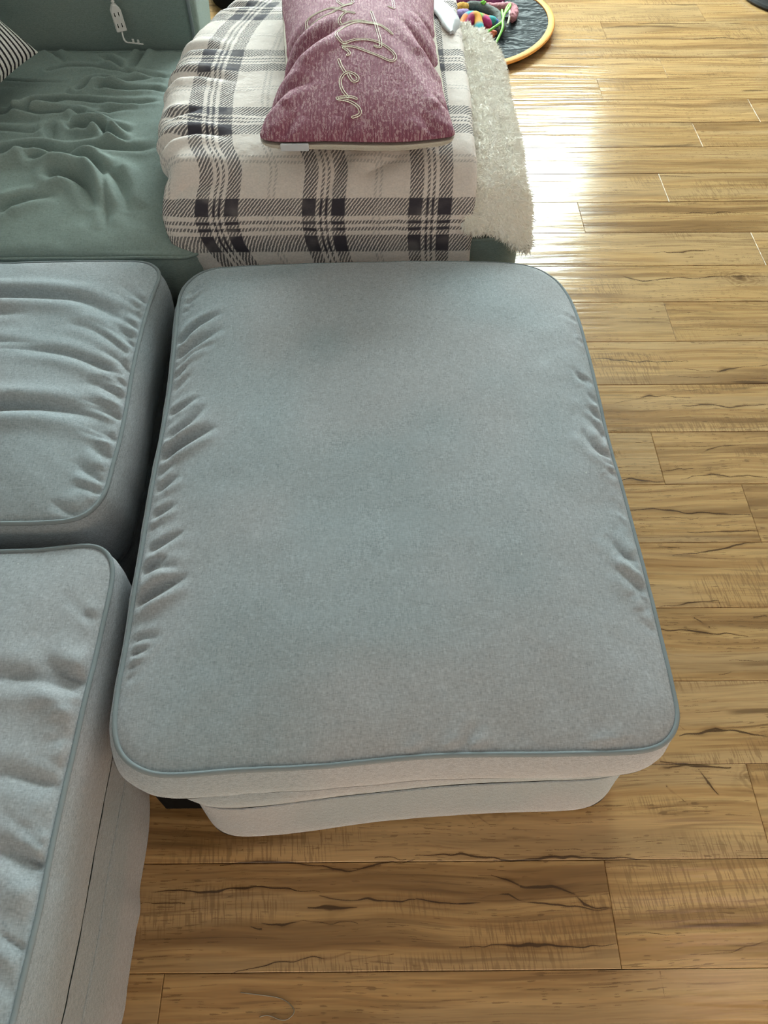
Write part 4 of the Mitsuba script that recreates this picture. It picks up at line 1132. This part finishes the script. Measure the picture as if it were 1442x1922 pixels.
for c in (xyz([.474, 3.215, .492, 3.250, .507, 3.285, .511, 3.312], [.075, .075, .078, .074]), xyz([.513, 3.320, .494, 3.276, .480, 3.222, .469, 3.178, .467, 3.145, .453, 3.110, .436, 3.074], [.074, .076, .074, .07, .062, .046, .034]),
          xyz([.473, 3.255, .472, 3.217, .469, 3.178, .442, 3.160, .402, 3.133], [.078, .076, .07, .058, .045])):
    obj(gs + '__strand', rope(c, .0048, 40, .4, 8)[1], 'lime_cord')
obj(gs + '__tip', rope(xyz([.514, 3.326, .509, 3.280, .497, 3.231], [.048, .042, .036]), .0045, 30, .4, 8)[1], 'pale_cord')
for k, c in enumerate((xyz([.390, 3.190, .411, 3.166, .439, 3.139], .034), xyz([.404, 3.206, .420, 3.179, .448, 3.154], .036))):
    tag(obj('felt_strip', fuzz_mesh(c, .0085, 11 + k, .001), 'orange_cloth'), ('red-orange felt strip nearest the shaggy blanket, under the lime string', 'red-orange felt strip just behind the nearer orange strip')[k], 'toy')

# low round floor cushion behind the sofa end
plain('cushion_olive', (.030, .030, .020), .8, sheen=.3)
t_ = np.arange(120) * 2 * np.pi / 120
FC = np.column_stack([-.405 + .275 * np.cos(t_), 3.605 + .265 * np.sin(t_)])
fc = tag('floor_cushion', 'low round dark cushion on the floor beyond the sofa end, mostly hidden', 'floor cushion')
obj(fc + '__side', loft(FC, [(-.03, .072), (-.006, .074), (0, .066), (.012, .04), (.004, .012), (-.01, .001), (-.03, .001)], 9, .003, .1), 'underside_black')
obj(fc + '__top', cushion(FC, .073, .016, 2.4, 1.2, [(-.008, .002), (-.02, .004)], rings=20, seed=12), 'cushion_olive')

# black pedestal in the far right corner of the view
ped = tag('pedestal', 'black round-based pedestal stool at the far right edge of the floor', 'stool')
plain('pedestal_black', (.012, .012, .013), .45)
plain('grey_metal', (.30, .31, .32), .35, metallic=.6)
PC = np.column_stack([1.745 + .245 * np.cos(t_), 3.585 + .245 * np.sin(t_)])
obj(ped + '__base', loft(PC, [(-.20, .034), (-.03, .024), (-.004, .018), (0, .010), (-.006, .001), (-.03, .001)]), 'pedestal_black', 40)
obj(ped + '__column', loft(np.column_stack([1.745 + .034 * np.cos(t_), 3.585 + .034 * np.sin(t_)]), [(0, .46), (0, .05), (.02, .032)]), 'grey_metal', 40)
obj(ped + '__seat', loft(np.column_stack([1.745 + .19 * np.cos(t_), 3.585 + .19 * np.sin(t_)]), [(-.08, .535), (-.02, .53), (0, .51), (0, .475), (-.02, .46)]), 'pedestal_black', 40)

# thin bent wire on the floor in front
plain('wire_grey', (.30, .27, .22), .35, metallic=.7)
wr = spline([(-.215, .0855, .0025), (-.184, .082, .002), (-.152, .0765, .002), (-.138, .068, .003), (-.1335, .061, .0035), (-.138, .0545, .003), (-.15, .0505, .002), (-.172, .0565, .002), (-.184, .0545, .0022)], 90)
tag(obj('bent_wire', fix(tube(wr, .0008, 6)), 'wire_grey'), 'thin bent wire like an open hairpin on the floor, in the foreground', 'wire')
